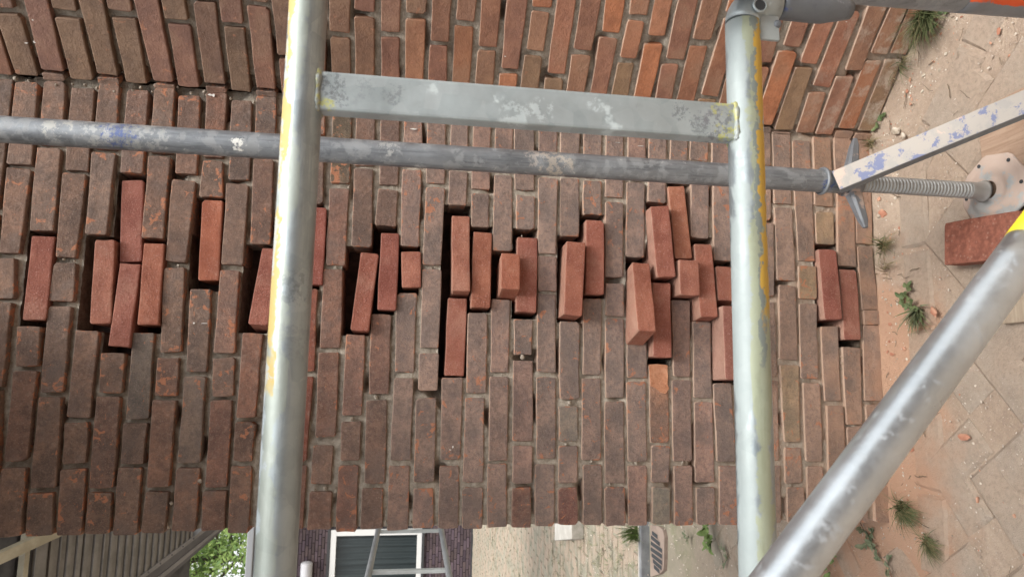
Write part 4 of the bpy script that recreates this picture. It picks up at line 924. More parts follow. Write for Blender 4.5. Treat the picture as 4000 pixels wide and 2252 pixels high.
# vent hole ring in the bend
hp = at_y(2800+720/4.293, 95/4.293, YF-0.0265)
bm = bmesh.new(); bmesh.ops.create_cone(bm, cap_ends=True, segments=24, radius1=0.0078, radius2=0.0078, depth=0.004)
s = NT('hollow_dark'); MAT_HOLE = s.fin((0.035,0.037,0.04), 0.9)
o = obj('drilled_hole', bm, MAT_HOLE); o.parent = fr; o.location = hp - fr.location; o.rotation_euler = (PI/2, 0, 0)
tube('hole_rim', [hp+Vector((math.cos(t)*0.0092, -0.0005, math.sin(t)*0.0092)) for t in [2*PI*q/20 for q in range(21)]], 0.0018, SPANG, fr, seg=8, caps=False, step=0.01, ref=Vector((0,1,0)))
# flat rectangular bar between the rails
xbar_t, xbar_b = at_y(*cp('A3', 800, 700), YF-0.0125).x, at_y(*cp('A3', 800, 995), YF-0.0125).x
xc = (xbar_t+xbar_b)/2
wB = 0.0505; dB = 0.026
bar = box('flat_bar', (xc-wB/2, YF-dB/2, ZB+R_T*0.7), (wB, 0, 0), (0, dB, 0), (0, 0, ZA-ZB-1.4*R_T), SPANG, fr, bev=0.0035)
def weld(name, c, wx, wy, r, parent):
    pts = []
    for q in range(33):
        t = 2*PI*q/32; ex = 0.5
        pts.append(Vector(c)+Vector((math.copysign(abs(math.cos(t))**ex, math.cos(t))*wx, math.copysign(abs(math.sin(t))**ex, math.sin(t))*wy, 0)))
    return tube(name, pts, r, MAT_WELD, parent, seg=10, caps=False, step=0.006, ref=ZAX, radf=lambda L: r*(1+0.25*math.sin(L*900)+0.2*noise.noise(Vector((L*120, c[2], 0)))))
for zz in (ZA-0.0195, ZB+0.0195):
    weld('weld_bead', (xc, YF, zz), wB/2+0.002, dB/2+0.001, 0.0042, fr)
# gusset and collar beside the bend
g0 = at_y(*cp('A4', -25, 10), YF)
box('gusset', (cx-0.052, YF-0.012, ZB-0.050), (0.078, 0, 0), (0, 0.006, 0), (0, 0, 0.046), SPANG, fr, bev=0.002)
# post holding the frame (out of the picture) and its foot
POSTX = cx+0.012
post = fr
tube('coupling_sleeve', [(POSTX, YF, ZB-0.056), (POSTX, YF, ZB-0.170)], 0.0225, DARKM, post, ref=Vector((0,-1,0)), step=0.01,
     radf=lambda L: 0.0225 if L < 0.070 else 0.0225-0.22*(L-0.070))
bm = bmesh.new(); bmesh.ops.create_icosphere(bm, subdivisions=2, radius=0.011)
for v in bm.verts: v.co.z *= 1.5; v.co.x *= 1.25
o = obj('hook', bm, DARKM); o.parent = post; hk = at_y(*cp('A4', 520, 45), YF); o.location = Vector((hk.x-0.002, YF, hk.z)) - post.location
for f in o.data.polygons: f.use_smooth = True
kb = at_y(2800+1010/4.293, 415/4.293, YF-0.01)
bm = bmesh.new(); bmesh.ops.create_icosphere(bm, subdivisions=2, radius=0.0065); o = obj('rivet', bm, DARKM); o.parent = post; o.location = kb - post.location

# upright with the orange band at the top right
q0 = at_d(*cp('A4', 640, -95), 1.02); q1 = at_d(*cp('A4', 1933, 28), 1.22)
dq = (q1-q0).normalized()
up2 = tag(empty('orange_banded_tube', q0), 'grey tube with a bright orange painted band crossing the corner above the sand', 'scaffold tube')
tube('tube', [q0-dq*0.5, q0+dq*1.4], R_T, LEAD, up2, ref=Vector((0,-1,0)))
b0 = at_d(*cp('A4', 1390, -30), 1.14)
tt = (b0-q0).dot(dq)
ORA = metal_material('worn_orange', (0.19,0.20,0.215), 0.45, 0.5, spangle=False, paint=[((0.66,0.085,0.012), 9, 0.44, (0.97, 0.20), 1.0)])
tube('orange_band', [q0+dq*tt, q0+dq*(tt+0.30)], R_T+0.0006, ORA, up2, ref=Vector((0,-1,0)))

# upright by the wall on its screw jack
SX, SY = 0.435, -0.400
leg = tag(empty('scaffold_upright', (SX, SY, 0.03)), 'dull grey upright tube with blue paint smears standing on a screw jack', 'scaffold leg')
zb = at_y(*cp('A4', 560, 1370), SY).z
tube('upright', [(SX, SY, 2.9), (SX, SY, zb)], 0.0250, LEAD, leg, ref=Vector((0,-1,0)), inner=0.021)
def jack_rod():
    V, F = [], []; seg = 36; z0, z1 = 0.085, zb+0.03; pitch = 0.0084; st = pitch/8
    n = int((z1-z0)/st)
    for i in range(n+1):
        for k in range(seg):
            t = 2*PI*k/seg; z = z0+i*st; ph = (z/pitch - k/seg) % 1.0
            r = 0.0160 + 0.0032*(0.5+0.5*math.cos(2*PI*ph))**0.6
            V.append((SX+math.cos(t)*r, SY+math.sin(t)*r, z))
    for i in range(n):
        for k in range(seg):
            k2 = (k+1) % seg; F.append((i*seg+k, i*seg+k2, (i+1)*seg+k2, (i+1)*seg+k))
    return pobj('threaded_rod', V, F, THREAD, leg, smooth=True)
jack_rod()
tube('rod_neck', [(SX, SY, 0.046), (SX, SY, 0.088)], 0.0195, THREAD, leg, ref=Vector((0,-1,0)), radf=lambda L: 0.0195+0.006*max(0, 1-L/0.02)**2, step=0.004)
# wing nut: hub and two tapered arms
zn = zb-0.018
hub = tube('wing_nut', [(SX, SY, zn+0.014), (SX, SY, zn-0.018)], 0.031, NUTM, leg, ref=Vector((0,-1,0)), step=0.01)
def arm(p_end, root, w0, w1, t0, t1):
    d = (p_end-root).normalized(); w = ZAX; t = d.cross(w).normalized(); V = []; F = []
    n = 7
    for i in range(n):
        k = i/(n-1); p = root.lerp(p_end, k); a = w0+(w1-w0)*k**0.8; b = t0+(t1-t0)*k
        if i == n-1: a *= .6; b *= .6
        for cx_, cy_ in ((-1,-.6),(-.6,-1),(.6,-1),(1,-.6),(1,.6),(.6,1),(-.6,1),(-1,.6)): V.append(p + w*a*cx_ + t*b*cy_)
    for i in range(n-1):
        for k in range(8): F.append((i*8+k, i*8+(k+1)%8, (i+1)*8+(k+1)%8, (i+1)*8+k))
    F.append(tuple(range((n-1)*8, n*8)))
    return pobj('nut_arm', V, F, NUTM, leg)
eT = at_y(*cp('A4', 655, 1050), SY+0.03); eB = at_y(*cp('B4', 735, 268), SY-0.02)
arm(Vector((eT.x, SY+0.03, eT.z)), Vector((SX, SY, zn)), 0.020, 0.008, 0.016, 0.007)
arm(Vector((eB.x, SY-0.02, eB.z)), Vector((SX, SY, zn)), 0.020, 0.008, 0.016, 0.007)
# base plate: worn octagon with a raised dished ring and bolt holes
PX, PY = SX, SY-0.012
def plate():
    V, F = [], []; seg = 48
    prof = [(0.0205, .043), (0.024, .040), (0.028, .036), (0.031, .0345), (0.040, .0385), (0.048, .0395), (0.056, .037), (0.062, .0335), (0.070, .0325), (0.084, .0325), (0.0865, .031), (0.0865, .027)]
    for r, z in prof:
        for k in range(seg):
            t = 2*PI*k/seg; rr = r
            if r > 0.06:
                a = (t+PI/8+.2) % (PI/4) - PI/8; oc = 0.0865*math.cos(PI/8)/math.cos(a)*1.035; rr = r*(oc/0.0865)**((r-.06)/.0265)
            V.append((PX+math.cos(t)*rr, PY+math.sin(t)*rr, z))
    for i in range(len(prof)-1):
        for k in range(seg):
            k2 = (k+1) % seg; F.append((i*seg+k, (i+1)*seg+k, (i+1)*seg+k2, i*seg+k2))
    return pobj('base_plate', V, F, PLATE, leg, smooth=True)
plate()
for t in (0.45, 1.6, 2.6, 3.6, 4.7, 5.6):
    bm = bmesh.new(); bmesh.ops.create_cone(bm, cap_ends=True, segments=16, radius1=0.0045, radius2=0.0045, depth=0.0012)
    o = obj('bolt_hole', bm, MAT_HOLE); o.parent = leg; o.location = Vector((PX+math.cos(t)*0.0735, PY+math.sin(t)*0.0735, 0.0333)) - leg.location
# flat brace welded to the foot of the upright
f0 = at_y(*cp('A4', 560, 1360), SY-0.030); f0.y = SY-0.030
f1 = at_d(*cp('A4', 1933, 790), 1.30)
d = (f1-f0); L_ = d.length; d.normalize()
view = (f0+d*0.3 - Vector(CAMP)).normalized()
wv = d.cross(view).normalized(); wv = wv if wv.z > 0 else -wv     # across the flat, in the picture
wv = (wv + YAX*0.0).normalized(); nv = d.cross(wv).normalized()
if nv.dot(view) < 0: nv = -nv
# turn the section a little so the lower narrow side shows
ROT = Matrix.Rotation(math.radians(-24), 3, d)
wv2 = ROT @ wv; nv2 = ROT @ nv
low = -wv2
if (ROT @ wv).dot(view) < 0: pass
HB, TB = 0.049, 0.026
a0 = f0 - wv2*HB/2 - nv2*TB/2 - d*0.012
bo = box('flat_brace', a0, d*(L_+0.5), wv2*HB, nv2*TB, BRACE, leg, bev=0.004)
bo.data.materials.append(BRACE_D); bo['label'] = 'flat brace spattered with white plaster and blue paint'
for p in bo.data.polygons:
    if abs(p.normal.dot(nv2)) < 0.75: p.material_index = 1
tube('weld_bead', [f0+Vector((math.cos(t)*0.0275-0.0, math.sin(t)*0.0275, 0))+Vector((SX-f0.x, SY-f0.y, 0.028)) for t in [2*PI*q/24 for q in range(25)]], 0.004, BRACE_D, leg, seg=8, caps=False, step=0.01)

# thick diagonal tube nearest the lens
p0 = at_d(*cp('C4', 0, 1490), 0.665); p1 = at_d(*cp('B4', 1660, 800), 0.735)
# centre line from the two measured edges
e0 = ((5799-95+5799+330)/2/BS, (2900+1450)/BS); e1 = ((5799+1175+5799+1700)/2/BS, (1450+1110)/BS)
p0 = at_d(*e0, 0.645); p1 = at_d(*e1, 0.725); dd = (p1-p0).normalized()
dg = tag(empty('diagonal_brace', p0), 'thick bright galvanised tube crossing the lower right corner, with a yellow end', 'scaffold brace')
yb = at_d(3000+1850/BS, 750+345/BS, 0.77); tb = (yb-p0).dot(dd)
tube('tube', [p0-dd*1.1, p0+dd*tb], R_T, BRIGHT, dg, ref=ZAX)
tube('yellow_band', [p0+dd*tb, p0+dd*(tb+0.16)], R_T+0.0004, MAT_YEL, dg, ref=ZAX)
tube('tube_end', [p0+dd*(tb+0.16), p0+dd*(tb+0.45)], R_T, BRIGHT, dg, ref=ZAX)

# ---------------------------------------------------------------- boards and the red paving brick on the ground
def wood_material(name, a, b, grain=(4, 60, 60)):
    s = NT(name); tc = s.coords(); m = s.n('ShaderNodeMapping'); s.l(tc, m.inputs[0]); m.inputs['Scale'].default_value = grain
    n = s.noise(m.outputs[0], 1.5, 5, 0.6, 0.6); n2 = s.noise(tc, 14, 4)
    c = s.mix(s.ramp(n, .35, .68), a, b); c = s.mix(s.ramp(n2, .5, .7, 0, .35), c, (0.20,0.14,0.10)); c = s.mix(s.ramp(s.noise(tc, 200, 3), .62, .72, 0, .4), c, (0.15,0.1,0.07))
    return s.fin(c, 0.85, 0, s.bump(n, 0.35, 0.0015), 0.25)
WOOD1 = wood_material('weathered_plank', (0.27,0.18,0.125), (0.35,0.25,0.18), (60, 4, 60)); WOOD2 = wood_material('pale_plank', (0.30,0.24,0.175), (0.38,0.31,0.23))
o = box('wooden_plank', (0.385, -0.388, -0.004), (0.255, 0.012, 0), (0.01, -0.26, 0), (0, 0, 0.030), WOOD1, None, bev=0.002)
tag(o, 'reddish weathered plank under the jack base plate', 'plank')
o = box('wooden_plank', (0.128, -0.395, -0.004), (0.115, 0.004, 0), (0.004, -0.30, 0), (0, 0, 0.024), WOOD2, None, bev=0.002)
tag(o, 'pale raw plank end emerging from behind the thick diagonal tube', 'plank')
s = NT('perforated_red_brick'); v = s.coords(); n = s.noise(v, 60, 4, .7)
c = s.mix(s.ramp(n, .35, .65), (0.17,0.065,0.045), (0.27,0.105,0.07))
vd = s.vor(v, 85); c = s.mix(s.ramp(vd, 0.18, 0.30, 0.35, 0.0), c, (0.36,0.22,0.17))
MAT_RB = s.fin(c, 0.9, 0, s.bump(s.math('ADD', n, vd), 0.7, 0.003), 0.2)
A = at_z(*cp('B4', 1330, 235), 0.048); B_ = at_z(*cp('B4', 1330, 548), 0.048)
u_ = (A-B_); hgt_ = u_.length; u_.normalize(); v_ = Vector((u_.y, -u_.x, 0)); v_ = v_ if v_.y < 0 else -v_
V, F, E = prism(B_+u_*hgt_/2 + v_*0.205, B_+u_*hgt_/2, u_, hgt_, hgt_, -ZAX, 0.052, random.Random(3), jit=0.0007)
o = brick_obj('paving_brick', [(V, F, E)], MAT_RB, None, (0.3,0.1,0.06)); tag(o, 'dark red pitted brick lying flat on the sand beside the jack base plate', 'brick')

# ---------------------------------------------------------------- plants
def leaf_mat(name, a, b):
    s = NT(name); v = s.coords(); g = s.n('ShaderNodeObjectInfo'); n = s.noise(v, 40, 3)
    c = s.mix(s.ramp(n, .35, .65), a, b); m = s.fin(c, 0.6, 0, None, 0.3)
    s.b.inputs['Transmission Weight'].default_value = 0.0
    return m
GR1 = leaf_mat('grass_green', (0.075,0.10,0.04), (0.145,0.165,0.075)); GR2 = leaf_mat('dry_grass', (0.20,0.16,0.08), (0.30,0.24,0.13)); LF1 = leaf_mat('weed_leaf', (0.075,0.11,0.045), (0.135,0.17,0.075)); LF2 = leaf_mat('dusty_leaf', (0.11,0.135,0.075), (0.19,0.20,0.12)); LF3 = leaf_mat('bright_leaf', (0.11,0.17,0.045), (0.18,0.25,0.075))
def blade(V, F, p, d, L, w, bend, up, r):
    n = 4; side = d.cross(ZAX).normalized() if abs(d.z) < .98 else Vector((1,0,0)); b = len(V); q = Vector(p); dd_ = d.copy()
    for i in range(n+1):
        ww = w*(1-(i/n)**1.5); V.append(q-side*ww/2); V.append(q+side*ww/2)
        q = q + dd_*(L/n); dd_ = (dd_ - ZAX*bend/n).normalized()
    for i in range(n): F.append((b+2*i, b+2*i+1, b+2*i+3, b+2*i+2))
def leaf(V, F, p, d, L, w, curl=0.3, r=random):
    side = d.cross(ZAX).normalized() if abs(d.z) < .98 else Vector((1,0,0)); nrm = side.cross(d).normalized(); b = len(V); n = 5
    for i in range(n+1):
        k = i/n; ww = w*math.sin(PI*min(1, k*0.93+0.05))**0.8; c = Vector(p) + d*L*k - ZAX*curl*L*k*k
        V += [c-side*ww/2+nrm*ww*.15, c-nrm*0.0, c+side*ww/2+nrm*ww*.15]
    for i in range(n):
        F.append((b+3*i, b+3*i+1, b+3*i+4, b+3*i+3)); F.append((b+3*i+1, b+3*i+2, b+3*i+5, b+3*i+4))
def tuft(name, p, lean, n, L, spread, mats, label, cat='grass', seed=0, w=0.0018, up=.8):
    p = Vector((p[0], p[1], max(0.0, soil_z(p[0], p[1])) if p[1] < 1.1 else 0.0))
    n = int(n*0.85); L *= 1.45; w *= 1.5
    r = random.Random(seed); root = tag(empty(name, p), label, cat)
    for mi, (m, share, nm) in enumerate(mats):
        V, F = [], []
        for q in range(int(n*share)):
            t = r.uniform(0, 2*PI); k = abs(r.gauss(0, spread)); d = Vector((math.cos(t)*k, math.sin(t)*k, up)) + Vector(lean)*r.uniform(.4, 1.3); d.normalize()
            blade(V, F, Vector(p)+Vector((r.gauss(0, L*0.10), r.gauss(0, L*0.10), 0.001)), d, L*r.uniform(.45, 1.15), w*r.uniform(.6, 1.2), r.uniform(.3, 1.6), ZAX, r)
        o = pobj(nm, V, F, m, root)
    return root
def weed(name, p, n, L, w, mat, label, lean=(0,0,0), seed=0, up=(.1,.9), stem=True, cat='weed', stalks=3):
    p = Vector((p[0], p[1], max(0.0, soil_z(p[0], p[1])) if p[1] < 1.1 else 0.0))
    n = int(n*1.6); L *= 1.0; w *= 0.95
    r = random.Random(seed); root = tag(empty(name, p), label, cat); V, F = [], []; SV, SF = [], []
    for sidx in range(stalks):
        t = r.uniform(0, 6.28); sd_ = (Vector((math.cos(t), math.sin(t), r.uniform(*up))) + Vector(lean)).normalized(); q = Vector(p); Ls = L*r.uniform(.6, 1.6)
        blade(SV, SF, q, sd_, Ls, 0.0016, .4, ZAX, r)
        for k in range(max(2, n//stalks)):
            f = r.uniform(.15, 1); a = r.uniform(0, 6.28); d = (sd_*.6 + Vector((math.cos(a), math.sin(a), r.uniform(-.1,.6)))).normalized()
            leaf(V, F, q+sd_*Ls*f - ZAX*.2*Ls*f*f, d, L*r.uniform(.35, .8), w*r.uniform(.6, 1.2), r.uniform(0, .5), r)
    for i_, v_ in enumerate(V):
        if v_.z < 0.003: V[i_] = Vector((v_.x, v_.y, 0.003+0.001*(i_%5)))
    pobj('leaves', V, F, mat, root); 
    if stem: pobj('stem', SV, SF, GR2, root)
    return root
def at_soil(px, py):
    z = 0.02
    for _ in range(5):
        p = at_z(px, py, z); z = max(0.0, soil_z(p.x, p.y))
    return p
P = at_soil(3632, 45); tuft('grass_tuft', P, (-0.75, 0.05, -0.1), 420, 0.085, .5, [(GR1, .85, 'green_blades'), (GR2, .15, 'dry_blades')], 'thick dark green grass tuft in the sand beside the foot of the angled wall', seed=1)
P = at_soil(3700, 60); weed('broadleaf_weed', P, 6, 0.030, 0.026, LF1, 'round leaved weed right beside the thick dark grass tuft', seed=2)
P = at_soil(3590, 95); tuft('grass_tuft', P, (-.6, .2, 0), 40, 0.05, .9, [(GR2, .7, 'dry_blades'), (GR1, .3, 'green_blades')], 'withered grass wisp between the angled wall and the thick dark tuft', seed=3)
P = at_soil(3520, 245); tuft('grass_tuft', P, (-.4, -.7, 0), 70, 0.055, .7, [(GR1, .6, 'green_blades'), (GR2, .4, 'dry_blades')], 'straggly mossy grass hugging the middle of the angled wall foot', seed=4)
P = at_soil(3480, 300); tuft('grass_tuft', P, (-.5, -.5, 0), 45, 0.045, .8, [(GR1, .4, 'green_blades'), (GR2, .6, 'dry_blades')], 'half dry grass just left of the straggly mossy grass', seed=5)
P = at_soil(3425, 378); weed('clover_weed', P, 14, 0.026, 0.017, LF3, 'bright green clover-like weed at the foot of the angled wall', seed=6, stalks=5)
P = at_soil(3415, 425); weed('clover_weed', P, 8, 0.020, 0.013, LF1, 'small dark weed directly below the bright clover', seed=7, stalks=4)
P = at_soil(3437, 495); weed('ivy_weed', P, 6, 0.034, 0.024, LF1, 'dark ivy-like weed near the wing nut', seed=8, stalks=3)
P = at_soil(3403, 560); tuft('grass_tuft', P, (-.2, -.6, 0), 60, 0.040, .9, [(GR2, .75, 'dry_blades'), (GR1, .25, 'green_blades')], 'dry brown moss wisps beside the wing nut arm', seed=9)
P = at_soil(3452, 960); tuft('grass_tuft', P, (.0, -.7, 0), 110, 0.055, .7, [(GR1, .45, 'green_blades'), (GR2, .55, 'dry_blades')], 'spiky half dry plant in the sand right of the lowest loose brick', seed=10)
P = at_soil(3460, 1050); tuft('grass_tuft', P, (.2, -.8, 0), 30, 0.06, .6, [(GR2, 1, 'dry_blades')], 'thin dry stalks trailing below the spiky half dry plant', seed=11)
P = at_soil(3545, 1140); weed('trailing_weed', P, 16, 0.040, 0.015, LF1, 'trailing weed with pale stem in front of the thick diagonal tube', lean=(-.3,-.4,0), seed=12, stalks=5)
P = at_soil(3590, 1215); tuft('grass_tuft', P, (-.7, -.1, 0), 70, 0.055, .45, [(LF2, .5, 'grey_blades'), (GR1, .5, 'green_blades')], 'grey-green drooping leaves partly behind the diagonal tube', seed=13, w=.004)
P = at_soil(3520, 1980); tuft('grass_tuft', P, (-.6, -1.3, -.1), 300, 0.056, .7, [(GR1, .75, 'green_blades'), (GR2, .25, 'dry_blades')], 'dense grass tuft at the left corner of the wall foot, below the diagonal tube', seed=14)
P = at_soil(3620, 2110); tuft('grass_tuft', P, (-.8, -1.2, -.1), 190, 0.046, .8, [(GR1, .6, 'green_blades'), (GR2, .4, 'dry_blades')], 'smaller grass tuft nearest the bottom edge on the bare sand', seed=15)
P = at_soil(3405, 2110); weed('dandelion_weed', P, 20, 0.038, 0.014, LF2, 'dusty grey-green dandelion rosette beside the wall corner', seed=16, stalks=6)
P = at_soil(3470, 2200); weed('dandelion_weed', P, 12, 0.034, 0.014, LF2, 'dusty weed leaves at the bottom edge right of the dandelion rosette', seed=17, stalks=4)
P = at_soil(3245, 2215); weed('dandelion_weed', P, 9, 0.065, 0.024, LF3, 'yellow-green weed peeping out below the diagonal tube', seed=18, stalks=4)
P = at_z(2792, 2110); weed('leafy_weed', P, 18, 0.085, 0.026, LF3, 'upright leafy green weed growing from the gravel left of the lower rail', seed=19, stalks=5, up=(.6, 2))
P = at_z(2690, 2120); weed('sprig_weed', P, 8, 0.05, 0.014, LF2, 'tiny wilted sprig between the drain grate and the leafy green weed', seed=20)
P = at_z(2850, 2165); weed('sprig_weed', P, 9, 0.05, 0.014, LF2, 'low grey sprig between the leafy green weed and the lower rail', seed=21)
P = at_z(2505, 2075); tuft('grass_tuft', P, (-.1, -.3, .2), 200, 0.115, .4, [(GR1, .5, 'green_blades'), (LF3, .5, 'bright_blades')], 'bright tall grass clump standing behind the steel edging strip', seed=22, w=.004)

# dead stalks and twigs lying about
V, F = [], []; tr_ = random.Random(61); c_ = 0
while c_ < 95:
    x, y = reg_foot(tr_) if c_ % 2 else reg_near(tr_)
    if x is None: continue
    t = tr_.uniform(0, 6.28); q = Vector((x, y, max(0.0015, soil_z(x, y)+.002))); L = tr_.uniform(.012, .05); w_ = tr_.uniform(.0006, .0013)
    for k in range(5):
        s_ = Vector((-math.sin(t), math.cos(t), 0))*w_; V += [q-s_, q+Vector((0, 0, w_*1.2)), q+s_]
        if k: b0_ = len(V)-6; F += [(b0_, b0_+1, b0_+4, b0_+3), (b0_+1, b0_+2, b0_+5, b0_+4)]
        t += tr_.uniform(-.5, .5); q = q+Vector((math.cos(t), math.sin(t), 0))*L/4
    c_ += 1
s = NT('dead_stalk'); MAT_TW = s.fin((0.16,0.12,0.08), .9)
tag(pobj('dead_stalks', V, F, MAT_TW, None), kind='stuff')

# ---------------------------------------------------------------- behind the wall's left side
KEY = at_z(2520, 2100).y
s = NT('dull_steel_edge'); v = s.coords(False); MAT_KERB = s.fin(s.mix(s.ramp(s.noise(v, 12, 5), .35, .65), (0.16,0.165,0.175), (0.24,0.245,0.25)), 0.6, 0.2, s.bump(s.noise(v, 90, 3), .3, .002))
s = NT('pale_concrete'); v = s.coords(False); MAT_CONC = s.fin(s.mix(s.ramp(s.noise(v, 6, 5), .35, .65), (0.33,0.30,0.26), (0.42,0.39,0.35)), 0.9, 0, s.bump(s.noise(v, 90, 4), .4, .003))
kb = tag(empty('edging_strip', (-1.5, KEY, 0)), 'dark grey edging strip with a paler top running across the yard by the drain', 'edging')
box('dark_face', (-5, KEY-0.03, -0.02), (6.5, 0, 0), (0, 0.035, 0), (0, 0, 0.055), MAT_KERB, kb, bev=.003)
box('pale_top', (-5, KEY+0.007, -0.02), (6.5, 0, 0), (0, 0.035, 0), (0, 0, 0.05), MAT_CONC, kb, bev=.003)
# drain grate with sloping slots
s = NT('pinkish_cast_grate'); v = s.coords(False); MAT_GRATE = s.fin(s.mix(s.ramp(s.noise(v, 14, 5), .35, .65), (0.21,0.155,0.125), (0.27,0.205,0.165)), 0.85, 0, s.bump(s.noise(v, 120, 4), .4, .002))
dr = tag(empty('drain_grate', (at_z(2545, 2160).x, KEY-0.16, 0)), 'pinkish drain grate with slanting dark slots beside the edging strip', 'drain grate')
def slot_rows():
    # measured slot centre lines (crop C3 coordinates)
    return [((1058,1118),(1098,1150)), ((1050,1150),(1115,1205)), ((1048,1195),(1132,1255)), ((1048,1240),(1132,1298)), ((1055,1285),(1132,1345)), ((1065,1330),(1128,1385)), ((1072,1372),(1112,1412))]
gp = [at_z(*cp('C3', x, y), 0.004) for x, y in ((1045,1060),(1045,1450),(1112,1430),(1144,1400),(1148,1340),(1150,1150),(1138,1095),(1105,1068))]
V = [p for p in gp] + [p-ZAX*0.03 for p in gp]; n = len(gp)
pobj('grate_frame', V, [tuple(range(n-1, -1, -1))] + [(k, (k+1) % n, n+(k+1) % n, n+k) for k in range(n)], MAT_GRATE, dr)
for (a, b) in slot_rows():
    pa, pb = at_z(*cp('C3', *a), 0.0065), at_z(*cp('C3', *b), 0.0065); d_ = (pb-pa).normalized(); s_ = Vector((-d_.y, d_.x, 0))*0.0105
    pobj('slot', [pa-s_, pa+s_, pb+s_, pb-s_, pa-d_*.005], [(0, 1, 2, 3), (1, 0, 4)], MAT_HOLE, dr)
# white-topped stone block on the paving
bt = at_z(*cp('C3', 535, 1165), 0.0)
s = NT('white_block'); v = s.coords(False); MAT_WB = s.fin(s.mix(s.ramp(s.noise(v, 9, 4), .35, .65), (0.36,0.34,0.30), (0.45,0.43,0.39)), 0.9)
s = NT('block_side'); v = s.coords(False); MAT_WS = s.fin(s.mix(s.ramp(s.noise(v, 20, 4), .35, .65), (0.25,0.23,0.19), (0.33,0.30,0.26)), 0.9)
o = box('concrete_block', (bt.x, bt.y, -0.01), (0.34, 0.0, 0), (-0.16, 0.62, 0), (0, 0, 0.10), MAT_WB, None, bev=.008); tag(o, 'off-white concrete block lying on the mossy paving behind the wall', 'concrete block')
o.data.materials.append(MAT_WS)
for p in o.data.polygons:
    if abs(p.normal.z) < .5: p.material_index = 1
# moss and grass in the far paving joints
r = random.Random(31); V, F = [], []
for q in range(5200):
    x = r.uniform(-4.5, 0.2); y = KEY+0.1 + (r.random()**1.2)*9.5
    if noise.noise(Vector((x*1.3, y*1.0, 0))) < -0.05 + r.uniform(-.15, .35): continue
    for b_ in range(5):
        t = r.uniform(0, 6.28); d_ = Vector((math.cos(t)*.7, math.sin(t)*.7, .5)).normalized(); blade(V, F, (x+r.gauss(0,.012), y+r.gauss(0,.008), -.008), d_, r.uniform(.03,.08), .004, 1.0, ZAX, r)
tag(pobj('joint_grass', V, F, leaf_mat('joint_moss', (0.15,0.145,0.08), (0.26,0.24,0.15))), kind='stuff')

# house with white framed window
HY = 12.6
house = tag(empty('house', (-3.0, HY, 0)), 'purple-brown brick house with a white framed window far behind the wall', 'house')
s = NT('purple_house_brick'); v = s.coords(); n = s.noise(v, 5, 4); c = s.mix(s.ramp(n, .3, .7), s.mix(1.0, s.oi.outputs['Color'], (.85,.85,.88), 'MULTIPLY'), s.mix(1.0, s.oi.outputs['Color'], (1.15,1.12,1.1), 'MULTIPLY')); MAT_HB = s.fin(c, .85, 0, s.bump(s.noise(v, 60, 3), .3, .003), .2)
s = NT('house_mortar'); MAT_HM = s.fin((0.045,0.040,0.042), .95)
zt = at_y(1245, 2160, HY).z; z_roof = at_y(1000, 2160, HY).z
hx0, hx1 = -9.0, 4.0
hz_wt = at_y(*cp('C2', 560, 1250), HY).z; hz_wb = at_y(*cp('C2', 1250, 1250), HY).z
wx1 = at_y(*cp('C2', 900, 1090), HY).x       # right outer side of the window frame
wx0 = wx1 - 2.9
roofz = at_y(985, 2180, HY-0.5).z
# wall pieces round the window
for a, b, c_, d_ in ((hx0, wx0, 0, roofz), (wx1, hx1, 0, roofz), (wx0, wx1, 0, hz_wb), (wx0, wx1, hz_wt, roofz)):
    box('mortar_wall', (a, HY+0.012, c_-0.02), (b-a, 0, 0), (0, 0.2, 0), (0, 0, d_-c_+0.02), MAT_HM, house)
hb_mesh = []
for q in range(4):
    bm = bmesh.new(); r = random.Random(q)
    bmesh.ops.create_cube(bm, size=1.0); bmesh.ops.scale(bm, vec=(0.205, 0.05, 0.053), verts=bm.verts[:])
    for v in bm.verts: v.co += Vector((r.uniform(-.002,.002), 0, r.uniform(-.0015,.0015)))
    m = bpy.data.meshes.new('brick'); bm.to_mesh(m); bm.free(); m.materials.append(MAT_HB); hb_mesh.append(m)
r = random.Random(77); nb = 0; rest_v, rest_f = [], []
zc = 0.03; row = 0
while zc < roofz:
    x = hx0 + (0.107 if row % 2 else 0) + (0.053 if row % 4 > 1 else 0)
    while x < hx1:
        inwin = (wx0-0.08 < x < wx1+0.08) and (hz_wb-0.03 < zc < hz_wt+0.03)
        if not inwin:
            vis = (-6.6 < x < -2.6)
            # the part the photograph shows: up to 290 bricks one by one
            want = vis and ((0.0 < zc < hz_wb and -5.0 < x < wx1+0.3) or (hz_wt < zc < hz_wt+0.62 and -5.6 < x < -3.3))
            if want and nb < 290:
                o = bpy.data.objects.new('brick', hb_mesh[nb % 4]); COL.objects.link(o); o.parent = house; o.location = Vector((x, HY+r.uniform(-.004,.002), zc)) - house.location
                k = r.uniform(.75, 1.3); o.color = (0.078*k, 0.058*k, 0.064*k*r.uniform(.9,1.1), 1); nb += 1
            elif x > -7.5 and x < -1.0:
                b_ = len(rest_v); rest_v += box_pts((x-.1025, HY-.025, zc-.0265), (.205,0,0), (0,.05,0), (0,0,.053)); rest_f += [tuple(i+b_ for i in f) for f in BOXF]
        x += 0.215
    zc += 0.0635; row += 1
o = pobj('outer_brickwork', rest_v, rest_f, MAT_HB, house); o.color = (0.075,0.056,0.062,1); tag(o, kind='stuff')
s = NT('white_frame'); MAT_WF = s.fin((0.58,0.58,0.565), 0.4)
s = NT('window_glass'); MAT_GL = s.fin((0.015,0.02,0.022), 0.08, 0, None, 0.5); 
s = NT('dark_curtain'); v = s.coords(False); MAT_CU = s.fin((0.030,0.037,0.040), 0.7)
s = NT('dark_rebate'); MAT_RE = s.fin((0.03,0.03,0.032), 0.6)
fw = 0.075
